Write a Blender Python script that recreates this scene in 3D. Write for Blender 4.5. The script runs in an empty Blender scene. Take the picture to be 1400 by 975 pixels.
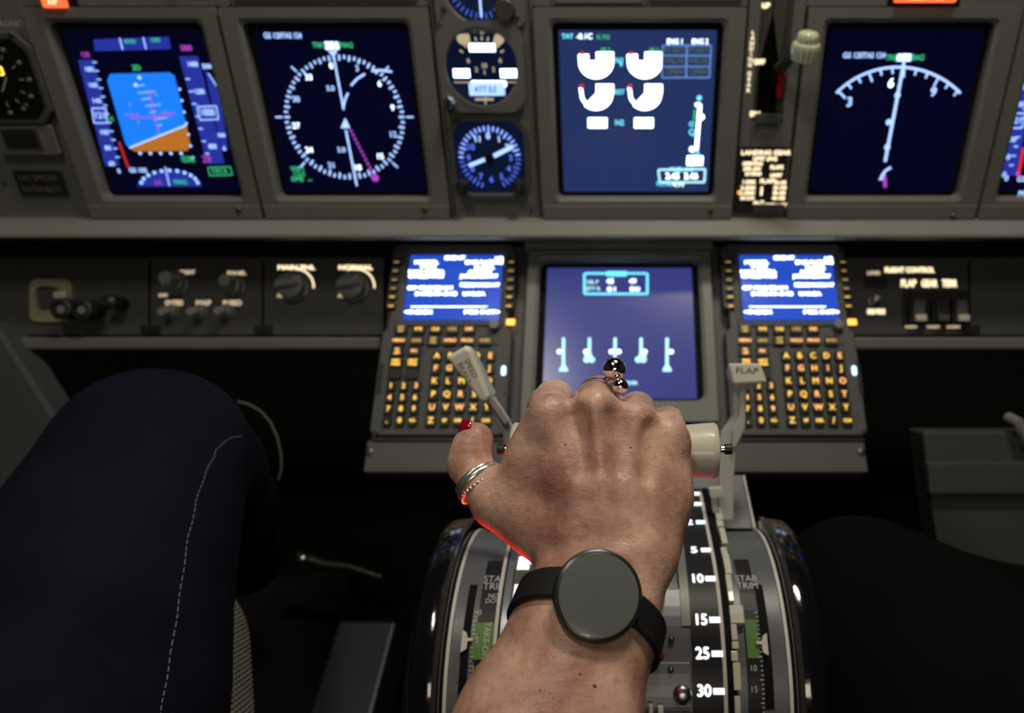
import bpy, bmesh, math, random
import numpy as np
from mathutils import Vector, Matrix, noise
from mathutils.bvhtree import BVHTree
random.seed(4)
sc = bpy.context.scene
COL = sc.collection
# ---------------------------------------------------------------- camera
FPX, CX, CY = 933.0, 845.0, 487.5
CAM = Vector((0, 0, 0.95))
PITCH = math.radians(41)
cd = bpy.data.cameras.new('camera'); cam = bpy.data.objects.new('camera', cd); COL.objects.link(cam)
cam.location = CAM; cam.rotation_euler = (math.radians(90) - PITCH, 0, 0)
cd.sensor_width = 36; cd.lens = 36 * FPX / 1400; cd.shift_x = -(CX - 700) / 1400.0
cd.clip_start = 0.01
cd.dof.use_dof = True; cd.dof.focus_distance = 0.328; cd.dof.aperture_fstop = 7.5
sc.camera = cam
# ---------------------------------------------------------------- world, lights, exposure
w = bpy.data.worlds.new('world'); sc.world = w; w.use_nodes = True
w.node_tree.nodes['Background'].inputs[0].default_value = (0.55, 0.62, 0.75, 1)
w.node_tree.nodes['Background'].inputs[1].default_value = 0.012
def area(name, loc, target, size, power, color):
    l = bpy.data.lights.new(name, 'AREA'); l.shape = 'RECTANGLE'; l.size, l.size_y = size
    l.energy = power; l.color = color
    o = bpy.data.objects.new(name, l); COL.objects.link(o); o.location = loc
    o.rotation_euler = (Vector(target) - Vector(loc)).to_track_quat('-Z', 'Y').to_euler()
    return o
area('dome_light', (0.22, 0.78, 1.75), (0.03, 0.35, 0.55), (0.30, 0.12), 7.0, (1.0, 0.93, 0.78))
area('dome_light', (-0.30, 0.30, 1.95), (-0.1, 0.4, 0.5), (0.30, 0.12), 3.4, (1.0, 0.94, 0.80))
area('rear_cabin_light', (0.1, -1.1, 1.75), (0, 0.3, 0.5), (0.5, 0.3), 3.0, (1.0, 0.88, 0.70))
sc.view_settings.view_transform = 'Standard'; sc.view_settings.look = 'None'
sc.view_settings.exposure = 0.0; sc.view_settings.gamma = 1.0
# ---------------------------------------------------------------- projection helpers
fw = Vector((0, math.cos(PITCH), -math.sin(PITCH))); up = Vector((0, math.sin(PITCH), math.cos(PITCH)))
def ray(px, py): return fw + Vector(((px - CX) / FPX, 0, 0)) + up * ((CY - py) / FPX)
def P(px, py, d): return CAM + ray(px, py) * d
class Frame:                       # a plane: u = right, v = up the plane, n = out of it (towards the cockpit)
    def __init__(s, origin, tilt, yaw=0.0):
        t = math.radians(tilt); s.o = Vector(origin)
        s.U = Vector((1, 0, 0)); s.V = Vector((0, math.sin(t), math.cos(t)))
        if yaw:
            R = Matrix.Rotation(math.radians(yaw), 3, 'Z'); s.U = R @ s.U; s.V = R @ s.V
        s.N = s.U.cross(s.V)
        s.M = Matrix.Translation(s.o) @ Matrix((s.U, s.V, s.N)).transposed().to_4x4()
    def hit(s, px, py, h=0.0):
        r = ray(px, py); o2 = s.o + s.N * h
        k = (o2 - CAM).dot(s.N) / r.dot(s.N); q = CAM + r * k - o2
        return (q.dot(s.U), q.dot(s.V))
    def scale(s, px, py, h=0.0):
        r = ray(px, py); return ((s.o + s.N * h - CAM).dot(s.N) / r.dot(s.N)) / FPX
def mid(px, py, d): v = P(px, py, d); v.x = 0; return v
MF = Frame(mid(845, 150, .74), 15)
LF = Frame(mid(845, 475, .78), 61.4)
SF = Frame(mid(845, 410, .835), 41)
WF = Frame((0, 0, 0), 0); WF.M = Matrix.Identity(4)
# ---------------------------------------------------------------- materials
MATS = {}
def mat(name, color, rough=.5, metal=0, emit=0, ecol=None, noise_s=0, noise_a=.15, bump=0, bump_s=300, coat=0, sss=0, trans=0, ior=1.45, spec=.5):
    if name in MATS: return MATS[name]
    m = bpy.data.materials.new(name); m.use_nodes = True; nt = m.node_tree; N = nt.nodes; L = nt.links
    b = N['Principled BSDF']; I = b.inputs
    I['Base Color'].default_value = (*color, 1); I['Roughness'].default_value = rough; I['Metallic'].default_value = metal
    I['IOR'].default_value = ior; I['Specular IOR Level'].default_value = spec
    if coat: I['Coat Weight'].default_value = coat; I['Coat Roughness'].default_value = .04
    if trans: I['Transmission Weight'].default_value = trans
    if emit: I['Emission Color'].default_value = (*(ecol or color), 1); I['Emission Strength'].default_value = emit
    tc = N.new('ShaderNodeTexCoord')
    if noise_s:
        n = N.new('ShaderNodeTexNoise'); n.inputs['Scale'].default_value = noise_s; n.inputs['Detail'].default_value = 5
        L.new(tc.outputs['Object'], n.inputs['Vector'])
        mx = N.new('ShaderNodeMix'); mx.data_type = 'RGBA'
        mx.inputs[6].default_value = (*[c * (1 - noise_a) for c in color], 1); mx.inputs[7].default_value = (*[min(1, c * (1 + noise_a)) for c in color], 1)
        L.new(n.outputs['Fac'], mx.inputs[0]); L.new(mx.outputs[2], I['Base Color'])
    if bump:
        n2 = N.new('ShaderNodeTexNoise'); n2.inputs['Scale'].default_value = bump_s; n2.inputs['Detail'].default_value = 3
        L.new(tc.outputs['Object'], n2.inputs['Vector'])
        bp = N.new('ShaderNodeBump'); bp.inputs['Strength'].default_value = bump; bp.inputs['Distance'].default_value = .001
        L.new(n2.outputs['Fac'], bp.inputs['Height']); L.new(bp.outputs['Normal'], I['Normal'])
    MATS[name] = m; return m
def emi(name, color, s): return mat(name, (0.01, 0.01, 0.01), .4, emit=s, ecol=color)
PANEL = mat('panel_grey', (.145, .146, .132), .5, noise_s=40, noise_a=.10, bump=.25, bump_s=900)
BEZEL = mat('bezel_grey', (.165, .166, .15), .48, noise_s=30, noise_a=.08, bump=.22, bump_s=1100)
RAIL = mat('rail_grey', (.21, .21, .185), .45, noise_s=25, noise_a=.1, bump=.2, bump_s=900)
DARKP = mat('dark_panel', (.075, .075, .072), .5, noise_s=40, bump=.2, bump_s=900)
CDUG = mat('keypad_grey', (.085, .087, .083), .5, noise_s=60, noise_a=.1, bump=.2, bump_s=1200)
KEYB = mat('key_black', (.018, .018, .018), .45, noise_s=200, noise_a=.2)
BLACK = mat('black_matte', (.006, .006, .006), .7, spec=.15, noise_s=50, noise_a=.3)
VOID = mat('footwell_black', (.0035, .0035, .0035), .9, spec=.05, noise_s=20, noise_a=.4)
GLOSS = mat('gloss_black', (.006, .006, .008), .12, coat=1, noise_s=30, noise_a=.3, bump=.25, bump_s=90)
CREAM = mat('lever_cream', (.62, .60, .48), .38, noise_s=60, noise_a=.05, coat=.3)
CREAM2 = mat('handle_cream', (.86, .84, .70), .4, noise_s=60, noise_a=.04, coat=.2)
LEVERG = mat('lever_grey', (.52, .52, .49), .45, noise_s=60, noise_a=.06)
WHITEP = mat('white_paint', (.62, .61, .54), .5, noise_s=120, noise_a=.1)
SILV = mat('satin_silver', (.85, .84, .80), .3, .9, noise_s=90, noise_a=.03)
STEEL = mat('brushed_steel', (.45, .45, .44), .3, 1, noise_s=80, noise_a=.1)
DSTEEL = mat('dark_screw_steel', (.16, .16, .15), .35, .9, noise_s=200, noise_a=.2)
CHROME = mat('polished_silver', (.90, .88, .84), .12, 1, noise_s=90, noise_a=.03)
DRUMG = mat('quadrant_grey', (.13, .137, .145), .36, .15, noise_s=40, noise_a=.1, bump=.1, bump_s=500)
QBLACK = mat('quadrant_black', (.014, .014, .016), .4, spec=.3, noise_s=60, noise_a=.2)
GREENB = mat('green_band', (.10, .22, .05), .5, noise_s=90, noise_a=.12)
PRINTW = mat('printed_white', (.55, .55, .50), .5, noise_s=90, noise_a=.05)
PRINTD = mat('printed_dark', (.16, .155, .12), .5, noise_s=90, noise_a=.05)
REDP = mat('red_paint', (.5, .02, .015), .4, noise_s=90, noise_a=.1)
KNOBG = mat('knob_grey', (.20, .215, .215), .38, noise_s=90, noise_a=.15)
BEIGE = mat('beige_plate', (.34, .33, .22), .5, noise_s=50, noise_a=.2)
CLEARK = mat('ribbed_acrylic', (.90, .92, .62), .15, trans=.25, noise_s=40, noise_a=.08, coat=.6)
SCR_ND = mat('screen_dark_glass', (.004, .004, .010), .12, emit=.012, ecol=(.05, .08, .9), noise_s=400, noise_a=.1)
SCR_EN = mat('screen_navy_glass', (.004, .004, .012), .14, emit=.13, ecol=(.13, .25, .90), noise_s=400, noise_a=.1)
SCR_LO = mat('screen_violet_glass', (.010, .010, .020), .22, emit=.22, ecol=(.17, .21, .95), noise_s=400, noise_a=.1)
SCR_CDU = mat('screen_bright_blue_glass', (.004, .004, .02), .2, emit=.60, ecol=(.03, .13, .95), noise_s=400, noise_a=.1)
E_WH = emi('lit_white', (.72, .88, 1.0), 2.6)
E_BW = emi('lit_blue_white', (.36, .55, 1.0), 1.6)
E_CW = emi('lit_overexposed_white', (.80, .95, 1.0), 4.0)
E_CY = emi('lit_cyan', (.15, .75, .95), 1.5)
E_LC = emi('lit_pale_cyan', (.45, .85, .95), 1.5)
E_GR = emi('lit_green', (.05, .75, .30), .8)
E_MG = emi('lit_magenta', (.62, .08, .80), .8)
E_RD = emi('lit_red', (.9, .03, .05), .9)
E_SKY = emi('lit_sky_blue', (.01, .22, 1.0), 1.0)
E_TAPE = emi('lit_tape_blue', (.035, .06, .62), .55)
E_EARTH = emi('lit_earth_brown', (.62, .20, .025), .8)
E_LINE = emi('lit_line_blue', (.16, .34, .85), .8)
E_DIM = emi('lit_dim_text', (.15, .22, .20), .5)
E_AMB = emi('key_amber', (1.0, .58, .08), 1.4)
E_AMB2 = emi('key_peach', (1.0, .46, .13), 1.5)
E_AMB3 = emi('key_dim_amber', (.6, .38, .08), 1.0)
E_CRM = emi('legend_cream', (1.0, .80, .50), 1.5)
E_CRM2 = emi('legend_cream_dim', (1.0, .78, .50), .55)
E_ORG = emi('lamp_orange', (1.0, .40, .05), 1.6)
E_ANN = emi('lamp_red_orange', (1.0, .13, .04), 1.6)
E_BLU = emi('gauge_blue', (.10, .18, 1.0), 1.0)
E_PANW = emi('backlit_white', (.95, .97, 1.0), 1.4)
E_RED = emi('red_lamp', (1.0, .03, .01), 1.2)
# ---------------------------------------------------------------- mesh builder
def sm(a, b, t): return a + (b - a) * t
class MB:
    def __init__(s): s.v = []; s.f = []; s.smooth = False
    def add(s, vs, fs):
        o = len(s.v); s.v += [tuple(v) for v in vs]; s.f += [tuple(i + o for i in f) for f in fs]; return s
    def box(s, u0, v0, n0, u1, v1, n1):
        return s.add([(u0, v0, n0), (u1, v0, n0), (u1, v1, n0), (u0, v1, n0), (u0, v0, n1), (u1, v0, n1), (u1, v1, n1), (u0, v1, n1)],
            [(3, 2, 1, 0), (4, 5, 6, 7), (0, 1, 5, 4), (1, 2, 6, 5), (2, 3, 7, 6), (3, 0, 4, 7)])
    def prism(s, pts, n0, n1):
        k = len(pts); a = sum(pts[i][0] * pts[(i + 1) % k][1] - pts[(i + 1) % k][0] * pts[i][1] for i in range(k))
        if a < 0: pts = pts[::-1]
        vs = [(p[0], p[1], n0) for p in pts] + [(p[0], p[1], n1) for p in pts]
        return s.add(vs, [tuple(range(k))[::-1], tuple(range(k, 2 * k))] + [(i, (i + 1) % k, k + (i + 1) % k, k + i) for i in range(k)])
    def loft(s, loops, close=True, caps=True):     # loops: lists of 3-D points
        k = len(loops[0]); vs = [p for l in loops for p in l]; fs = []
        for j in range(len(loops) - 1):
            for i in range(k if close else k - 1):
                a = j * k + i; b = j * k + (i + 1) % k; fs.append((a, b, b + k, a + k))
        if caps: fs.append(tuple(range(k))[::-1]); fs.append(tuple(range((len(loops) - 1) * k, len(loops) * k)))
        return s.add(vs, fs)
    def lathe(s, u, v, prof, seg=24, flute=0, famp=.0, squash=1.0):
        loops = []
        for r, n in prof:
            L = []
            for i in range(seg):
                a = 2 * math.pi * i / seg; rr = r * (1 + (famp * math.cos(flute * a) if flute else 0))
                L.append((u + rr * math.cos(a), v + rr * squash * math.sin(a), n))
            loops.append(L)
        return s.loft(loops)
    def tube(s, pts, rad, seg=10, squash=1.0):
        pts = [Vector(p) for p in pts]; loops = []; n = len(pts); ref = Vector((0, 0, 1))
        for i, p in enumerate(pts):
            t = (pts[min(i + 1, n - 1)] - pts[max(i - 1, 0)]).normalized()
            a = ref.cross(t)
            if a.length < .1: a = Vector((0, 1, 0)).cross(t)
            a.normalize(); b = t.cross(a); r = rad[i] if isinstance(rad, (list, tuple)) else rad
            loops.append([tuple(p + a * (r * math.cos(2 * math.pi * k / seg)) + b * (r * squash * math.sin(2 * math.pi * k / seg))) for k in range(seg)])
        return s.loft(loops)
    def ball(s, c, r, seg=20, rings=12, sc3=(1, 1, 1)):
        vs = [(c[0], c[1], c[2] + r * sc3[2])]; fs = []
        for j in range(1, rings):
            t = math.pi * j / rings
            for i in range(seg):
                a = 2 * math.pi * i / seg; vs.append((c[0] + r * sc3[0] * math.sin(t) * math.cos(a), c[1] + r * sc3[1] * math.sin(t) * math.sin(a), c[2] + r * sc3[2] * math.cos(t)))
        vs.append((c[0], c[1], c[2] - r * sc3[2])); e = len(vs) - 1
        for i in range(seg):
            i2 = (i + 1) % seg; fs.append((0, 1 + i, 1 + i2))
            for j in range(rings - 2):
                a = 1 + j * seg; fs.append((a + i, a + seg + i, a + seg + i2, a + i2))
            a = 1 + (rings - 2) * seg; fs.append((e, a + i2, a + i))
        return s.add(vs, fs)
    def flat(s, pts, n):           # flat printed polygon
        k = len(pts); a = sum(pts[i][0] * pts[(i + 1) % k][1] - pts[(i + 1) % k][0] * pts[i][1] for i in range(k))
        if a < 0: pts = pts[::-1]
        return s.add([(p[0], p[1], n) for p in pts], [tuple(range(k))])
    def line(s, p, q, wd, n):
        d = Vector((q[0] - p[0], q[1] - p[1])); 
        if d.length < 1e-7: return s
        d.normalize(); a = Vector((-d.y, d.x)) * wd / 2
        return s.flat([(p[0] - a.x, p[1] - a.y), (q[0] - a.x, q[1] - a.y), (q[0] + a.x, q[1] + a.y), (p[0] + a.x, p[1] + a.y)], n)
    def poly(s, pts, wd, n, closed=False):
        for a, b in zip(pts, pts[1:] + ([pts[0]] if closed else [])): s.line(a, b, wd, n)
        return s
_tx = bpy.data.curves.new('glyphs', 'FONT'); _txo = bpy.data.objects.new('glyphs', _tx); _tx.resolution_u = 3
_gc = {}
def glyph(txt):
    if txt not in _gc:
        _tx.body = txt; _tx.align_x = 'CENTER'; _tx.align_y = 'CENTER'
        me = _txo.to_mesh(); _gc[txt] = ([(v.co.x, v.co.y) for v in me.vertices], [tuple(p.vertices) for p in me.polygons]); _txo.to_mesh_clear()
    return _gc[txt]
def text(mb, txt, u, v, size, n, wide=1.0, rot=0, bold=0, fn=None):
    vs, fs = glyph(txt); c, s_ = math.cos(rot), math.sin(rot); k = size / .72
    offs = [(0, 0)] if not bold else [(-bold, 0), (bold, 0), (0, bold), (0, -bold)]
    for j, (ox, oy) in enumerate(offs):
        out = []
        for x, y in vs:
            a, b = x * k * wide + ox, y * k + oy
            p = (u + a * c - b * s_, v + a * s_ + b * c)
            out.append(fn(*p) if fn else (p[0], p[1], n + j * 1e-5))
        mb.add(out, fs)
def rrect(u0, v0, u1, v1, r, seg=5):
    pts = []
    for cx, cy, a0 in ((u1 - r, v1 - r, 0), (u0 + r, v1 - r, 90), (u0 + r, v0 + r, 180), (u1 - r, v0 + r, 270)):
        for i in range(seg + 1):
            a = math.radians(a0 + 90 * i / seg); pts.append((cx + r * math.cos(a), cy + r * math.sin(a)))
    return pts
def ring_frame(mb, o, i, n0, n1, drop, inset=.004):  # bezel between two equal-count rounded loops, sloping into the opening
    k = len(o)
    a = [(p[0], p[1], n0) for p in o]; b = [(p[0], p[1], n1) for p in o]
    cx = sum(p[0] for p in i) / k; cy = sum(p[1] for p in i) / k
    def grow(p, g): return (p[0] + g * (1 if p[0] > cx else -1), p[1] + g * (1 if p[1] > cy else -1))
    c = [(*grow(p, inset), n1) for p in i]; d = [(*p, n1 - inset * .7) for p in i]; e = [(*p, n1 - drop) for p in i]
    mb.loft([a, b, c, d, e], caps=False)
    return mb
class Thing:
    def __init__(s, name, label=None, cat=None, F=WF, at=(0, 0, 0), group=None, kind=None):
        s.F = F; s.off = Vector((at[0], at[1], at[2] if len(at) > 2 else 0))
        s.o = bpy.data.objects.new(name, None); COL.objects.link(s.o); s.o.empty_display_size = .01
        s.o.matrix_world = F.M @ Matrix.Translation(s.off)
        if kind: s.o['kind'] = kind
        if label: s.o['label'] = label
        if cat: s.o['category'] = cat
        if group: s.o['group'] = group
    def part(s, name, mb, m, parent=None, bevel=0, smooth=None, label=None, kind=None):
        me = bpy.data.meshes.new(name); off = s.off
        me.from_pydata([(v[0] - off.x, v[1] - off.y, v[2] - off.z) for v in mb.v], [], mb.f); me.update()
        me.materials.append(m); o = bpy.data.objects.new(name, me); COL.objects.link(o); o.parent = parent or s.o
        if smooth if smooth is not None else False:
            for p in me.polygons: p.use_smooth = True
            me.update()
            try: me.set_sharp_from_angle(angle=math.radians(42))
            except Exception: pass
        if bevel:
            bm = o.modifiers.new('bevel', 'BEVEL'); bm.width = bevel; bm.segments = 2; bm.limit_method = 'ANGLE'; bm.angle_limit = math.radians(50)
        if label: o['label'] = label
        if kind: o['kind'] = kind
        return o
def solo(name, mb, m, label=None, cat=None, F=WF, at=(0, 0, 0), kind=None, group=None, bevel=0, smooth=False):
    me = bpy.data.meshes.new(name); a = Vector(at) if len(at) > 2 else Vector((*at, 0))
    me.from_pydata([tuple(Vector(v) - a) for v in mb.v], [], mb.f); me.update(); me.materials.append(m)
    o = bpy.data.objects.new(name, me); COL.objects.link(o); o.matrix_world = F.M @ Matrix.Translation(a)
    if smooth:
        for p in me.polygons: p.use_smooth = True
        me.set_sharp_from_angle(angle=math.radians(42))
    if bevel:
        b = o.modifiers.new('bevel', 'BEVEL'); b.width = bevel; b.segments = 2; b.limit_method = 'ANGLE'
    for k_, v_ in (('label', label), ('category', cat), ('kind', kind), ('group', group)):
        if v_: o[k_] = v_
    return o
def dup(t, delta, label=None):           # copy a Thing with its parts and sub-parts, shifted in its own plane
    r = t.o.copy(); COL.objects.link(r); r.matrix_world = t.F.M @ Matrix.Translation(t.off + Vector(delta))
    if label: r['label'] = label
    for ch in list(t.o.children):
        c = ch.copy(); COL.objects.link(c); c.parent = r
        for g in list(ch.children):
            d = g.copy(); COL.objects.link(d); d.parent = c
    return r
class Canvas:                            # lit marks on a display: pixel coordinates projected on the real glass plane
    def __init__(s, F, h): s.F = F; s.h = h; s.m = {}
    def g(s, mt): return s.m.setdefault(mt.name, (MB(), mt))[0]
    def q(s, p): return s.F.hit(p[0], p[1], s.h)
    def poly(s, pts, mt): s.g(mt).flat([s.q(p) for p in pts], s.lv(mt))
    def lv(s, mt):
        if mt.name not in s.m: s.g(mt)
        return s.h + .0003 + .00006 * list(s.m).index(mt.name)
    def line(s, pts, wpx, mt, closed=False):
        s.g(mt); s.g(mt).poly([s.q(p) for p in pts], wpx * s.F.scale(*pts[0], s.h), s.lv(mt), closed)
    def text(s, x, y, t, hpx, mt, wide=1.0, bold=.25):
        k = s.F.scale(x, y, s.h); u, v = s.q((x, y)); s.g(mt); text(s.g(mt), t, u, v, hpx * k, s.lv(mt), wide, bold=bold * k)
    def dot(s, x, y, r, mt, seg=12, ry=None):
        k = s.F.scale(x, y, s.h); u, v = s.q((x, y)); s.g(mt)
        s.g(mt).flat([(u + r * k * math.cos(2 * math.pi * i / seg), v + (ry or r) * k * math.sin(2 * math.pi * i / seg)) for i in range(seg)], s.lv(mt))
    def box(s, x0, y0, x1, y1, mt, wpx=0):
        k = s.F.scale((x0 + x1) / 2, (y0 + y1) / 2, s.h); u, v = s.q(((x0 + x1) / 2, (y0 + y1) / 2)); a = (x1 - x0) / 2 * k
        v1 = s.q(((x0 + x1) / 2, y0))[1]; v0 = s.q(((x0 + x1) / 2, y1))[1]; s.g(mt)
        pts = [(u - a, v0), (u + a, v0), (u + a, v1), (u - a, v1)]
        if wpx: s.g(mt).poly(pts, wpx * k, s.lv(mt), True)
        else: s.g(mt).flat(pts, s.lv(mt))
    def build(s, T, parent):
        names = {'lit_': 'lit_marking'}
        for nm, (mb, mt) in s.m.items():
            if mb.v: T.part('lit_marking', mb, mt, parent=parent, kind='stuff')
def screw(T, u, v, n, r=.0028, parent=None, F=None):
    m = MB(); m.lathe(u, v, [(r, n), (r, n + .0012), (r * .8, n + .0020), (r * .45, n + .0021), (r * .4, n + .0011), (.00001, n + .0011)], 14)
    return T.part('screw', m, DSTEEL, parent=parent, smooth=True)
# ---------------------------------------------------------------- the setting
def wbox(name, x0, y0, z0, x1, y1, z1, m, kind='structure', **k): return solo(name, MB().box(x0, y0, z0, x1, y1, z1), m, kind=kind, at=((x0 + x1) / 2, (y0 + y1) / 2, z0), **k)
FLOOR = mat('floor_vinyl', (.007, .007, .007), .8, spec=.1, noise_s=30, noise_a=.3, bump=.4, bump_s=200)
WALL = mat('cabin_wall_grey', (.03, .031, .032), .7, noise_s=12, noise_a=.15)
wbox('floor', -1.3, -1.4, -.03, 1.3, 1.6, 0, FLOOR)
wbox('wall_front', -1.3, 1.35, 0, 1.3, 1.40, 2.0, VOID)
wbox('wall_left', -1.35, -1.4, 0, -1.3, 1.4, 2.0, WALL)
wbox('wall_right', 1.3, -1.4, 0, 1.35, 1.4, 2.0, WALL)
wbox('wall_back', -1.3, -1.45, 0, 1.3, -1.4, 2.0, WALL)
wbox('ceiling', -1.3, -1.4, 2.0, 1.3, 1.4, 2.03, WALL)
# ================================================================ main instrument panel
def hu(F, px, py, h=0): return F.hit(px, py, h)[0]
def hv(F, py, h=0): return F.hit(845, py, h)[1]
V_BOT = -.119; V_TOP = .20
T = Thing('instrument_panel', 'wide grey main instrument panel holding the row of displays and gauges', 'panel', MF, (0, -.12, -.01))
m = MB()
m.box(-1.0, V_BOT, -.03, .1465, V_TOP, -.012); m.box(.1795, V_BOT, -.03, .8, V_TOP, -.012); m.box(.1465, V_BOT, -.03, .1795, hv(MF, 170), 0)
for u0, u1, vb_ in ((-1.0, -.6065, V_BOT), (-.6065, -.192, .0995), (-.192, -.088, V_BOT), (-.088, .132, .0995), (.132, .1465, V_BOT), (.1795, .192, V_BOT), (.192, .612, .0995), (.612, .8, V_BOT)): m.box(u0, vb_, -.012, u1, V_TOP, 0)
T.part('face_panel', m, PANEL, bevel=.0012)
g = MB()   # seams as proud trim edges
for u in (-.1885, -.0905, .1335): g = MB().box(u - .0006, V_BOT + .002, 0, u + .0006, V_TOP, .0009); T.part('seam_strip', g, BLACK)
for x, y in ((7, 250), (616, 288), (727, 286), (1033, 258)): screw(T, *MF.hit(x, y), 0, .0022)
# left / right small plates above the displays
def plate(x0, y0, x1, y1, label, th=.004):
    u0, v1 = MF.hit(x0, y0); u1 = MF.hit(x1, y0)[0]; v0 = hv(MF, y1)
    t = Thing('cover_plate', label, 'plate', MF, ((u0 + u1) / 2, v0, .0002))
    t.part('plate', MB().prism(rrect(u0, v0, u1, v1, .004), .0002, th), PANEL, bevel=.0008)
    return t
plate(226, -60, 303, 9, 'grey cover plate above the two left displays')
plate(306, -60, 565, 1, 'long grey plate above the compass display')
t = plate(755, -50, 880, 5, 'grey plate above the engine display')
plate(1322, -60, 1420, 12, 'grey plate at the top right corner with a pale knob')
t = plate(886, -50, 1018, 1, 'grey plate above the right half of the engine display')
def annun(x0, y0, x1, y1, label, m1, txt):
    u0, v1 = MF.hit(x0, y0); u1 = MF.hit(x1, y0)[0]; v0 = hv(MF, y1)
    t = Thing('warning_light', label, 'light', MF, ((u0 + u1) / 2, v0, 0))
    t.part('housing', MB().prism(rrect(u0 - .004, v0 - .004, u1 + .006, v1 + .004, .003), 0, .006), BLACK, bevel=.001)
    b = t.part('lens', MB().prism(rrect(u0, v0, u1, v1, .002), .006, .012), m1, bevel=.001)
    tm = MB(); text(tm, txt, (u0 + u1) / 2, v0 + .005, .005, .0122, bold=.0002); t.part('lettering', tm, E_CRM, parent=b)
annun(60, -22, 91, 11, 'orange lit warning light above the attitude display', E_ANN, 'A/P')
annun(1222, -22, 1305, 4, 'red lit warning light above the arc compass display', E_ANN, 'BELOW G/S')
# ---- display units
def display(u0, u1, su0, su1, scr, label, vt=.099, vb=-.1185, sv0=-.094, sv1=.085, F=MF, screws=()):
    t = Thing('display_unit', label, 'display', F, ((u0 + u1) / 2, vb, 0))
    g1 = .0012; mb = MB()
    ring_frame(mb, rrect(u0 + g1, vb, u1 - g1, vt, .003), rrect(su0, sv0, su1, sv1, .006), 0, .0075, .0115)
    t.part('bezel', mb, BEZEL)
    mb = MB(); mb.prism(rrect(su0 + .0003, sv0 + .0003, su1 - .0003, sv1 - .0003, .005), -.006, -.0042)
    t.part('bezel_recess', mb, BLACK)
    s = t.part('screen', MB().prism(rrect(su0 + .006, sv0 + .005, su1 - .006, sv1 - .007, .002), -.0041, -.0028), scr)
    # lower ledge below the screen
    mb = MB(); mb.prism(rrect(u0 + .0025, vb + .001, u1 - .0025, sv0 - .0085, .001), .0075, .0092); t.part('lower_ledge', mb, BEZEL, bevel=.0008)
    for x, y in screws: screw(t, *F.hit(x, y, .009), .0092, .0032)
    return t, s
HS = -.0028
# 1. attitude display
t, s = display(-.606, -.4075, -.583, -.427, SCR_ND, 'left screen with blue sky and brown ground attitude picture', screws=((326, 287),))
c = Canvas(MF, HS)
c.poly([(128, 54), (231, 50), (234, 67), (130, 70)], E_TAPE)
c.poly([(107, 82), (128, 81), (163, 226), (144, 227)], E_TAPE)
c.poly([(245, 77), (271, 77), (307, 223), (284, 224)], E_TAPE)
c.poly([(279, 92), (287, 104), (300, 125), (312, 205), (303, 206), (292, 150)], E_TAPE)
a = [(151, 101), (232, 99), (239, 104), (255, 171), (177, 202), (172, 197), (147, 110)]
c.poly(a, E_SKY); c.poly([(177, 202), (255, 171), (261, 200), (256, 206), (184, 207)], E_EARTH)
c.line([(177, 202), (255, 171)], 2, E_BW)
c.line([(164, 52), (168, 68)], 1.6, E_BW); c.line([(196, 51), (200, 67)], 1.6, E_BW)
c.text(178, 57, 'MCP SPD', 5, E_GR, .55); c.text(213, 55, 'CMD', 5, E_GR, .8)
c.text(117, 75, '125', 6, E_MG); c.text(255, 66, '5000', 7, E_MG, .8)
for i, t_ in enumerate(('180', '160', '140', '', '100', '80', '60')):
    y = 95 + i * 21.5
    if t_: c.text(117 + (y - 82) * .24 + 2, y, t_, 6, E_BW)
for i in range(12):
    y = 85 + i * 11.8; x = 128 + (y - 82) * .24; c.line([(x - 2, y), (x + 4, y)], 1.4, E_BW)
c.line([(126, 148), (145, 148), (147, 168), (129, 168)], 1.4, E_BW, True); c.text(137, 158, '121', 8, E_BW)
c.text(153, 163, '<', 8, E_GR); c.text(187, 93, '3D', 7, E_GR)
for i, t_ in enumerate(('1400', '1200', '', '800')):
    y = 88 + i * 37.5; x = 262 + (y - 82) * .245
    if t_: c.text(x, y, t_, 6.5, E_BW, .8)
for i in range(7): y = 108 + i * 17; x = 246 + (y - 77) * .26; c.line([(x, y), (x + 6, y)], 1.5, E_BW)
c.line([(270, 146), (296, 145), (299, 163), (274, 164)], 1.4, E_BW, True); c.text(284, 154, '1000', 9, E_BW, .8)
c.text(283, 91, '500', 6, E_BW); c.text(303, 185, '300', 5, E_BW); c.text(307, 203, '6', 6, E_BW)
c.line([(285, 100), (299, 122)], 1.5, E_BW); c.text(283, 218, '29', 9, E_MG)
c.text(300, 234, '1013', 6, E_GR, 1.3); c.line([(285, 229), (315, 228), (318, 239), (287, 240)], 1.3, E_GR, True)
for i in range(7): c.line([(191 + i * 5.5 - 8, 118 + i * 9), (210 + i * 4 - 12 + (i % 2) * 10, 116 + i * 9)], .9, E_BW)
c.dot(191, 106, 2.5, E_BW); c.dot(186, 116, 2.5, E_BW)
c.line([(203, 122), (218, 183)], 1.5, E_MG); c.line([(180, 161), (234, 159)], 1.5, E_MG); c.line([(171, 157), (190, 157)], 1.5, E_MG); c.line([(220, 155), (240, 155)], 1.5, E_MG)
for a in ((178, 143), (214, 129), (190, 167), (226, 153)): c.dot(*a, 2.3, E_LINE)
for i in range(5): c.dot(192 + i * 14, 209.5, 2.2, E_BW)
for i in range(7): c.dot(246 + i * 3, 122 + i * 15.5, 1.8, E_BW)
for i in range(8): c.dot(164 + i * 1.6, 196 + i * 4.4, 1.8, E_RD)
c.text(163, 234, '0', 6, E_BW); c.text(189, 233, 'GS 105', 6, E_BW); c.text(257, 218, '112.5 DME', 8, E_GR, .35)
h = [(232 + 44 * math.cos(math.radians(a)), 255 - 24 * math.sin(math.radians(a))) for a in range(0, 181, 12)]
c.poly(h, E_TAPE)
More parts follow.
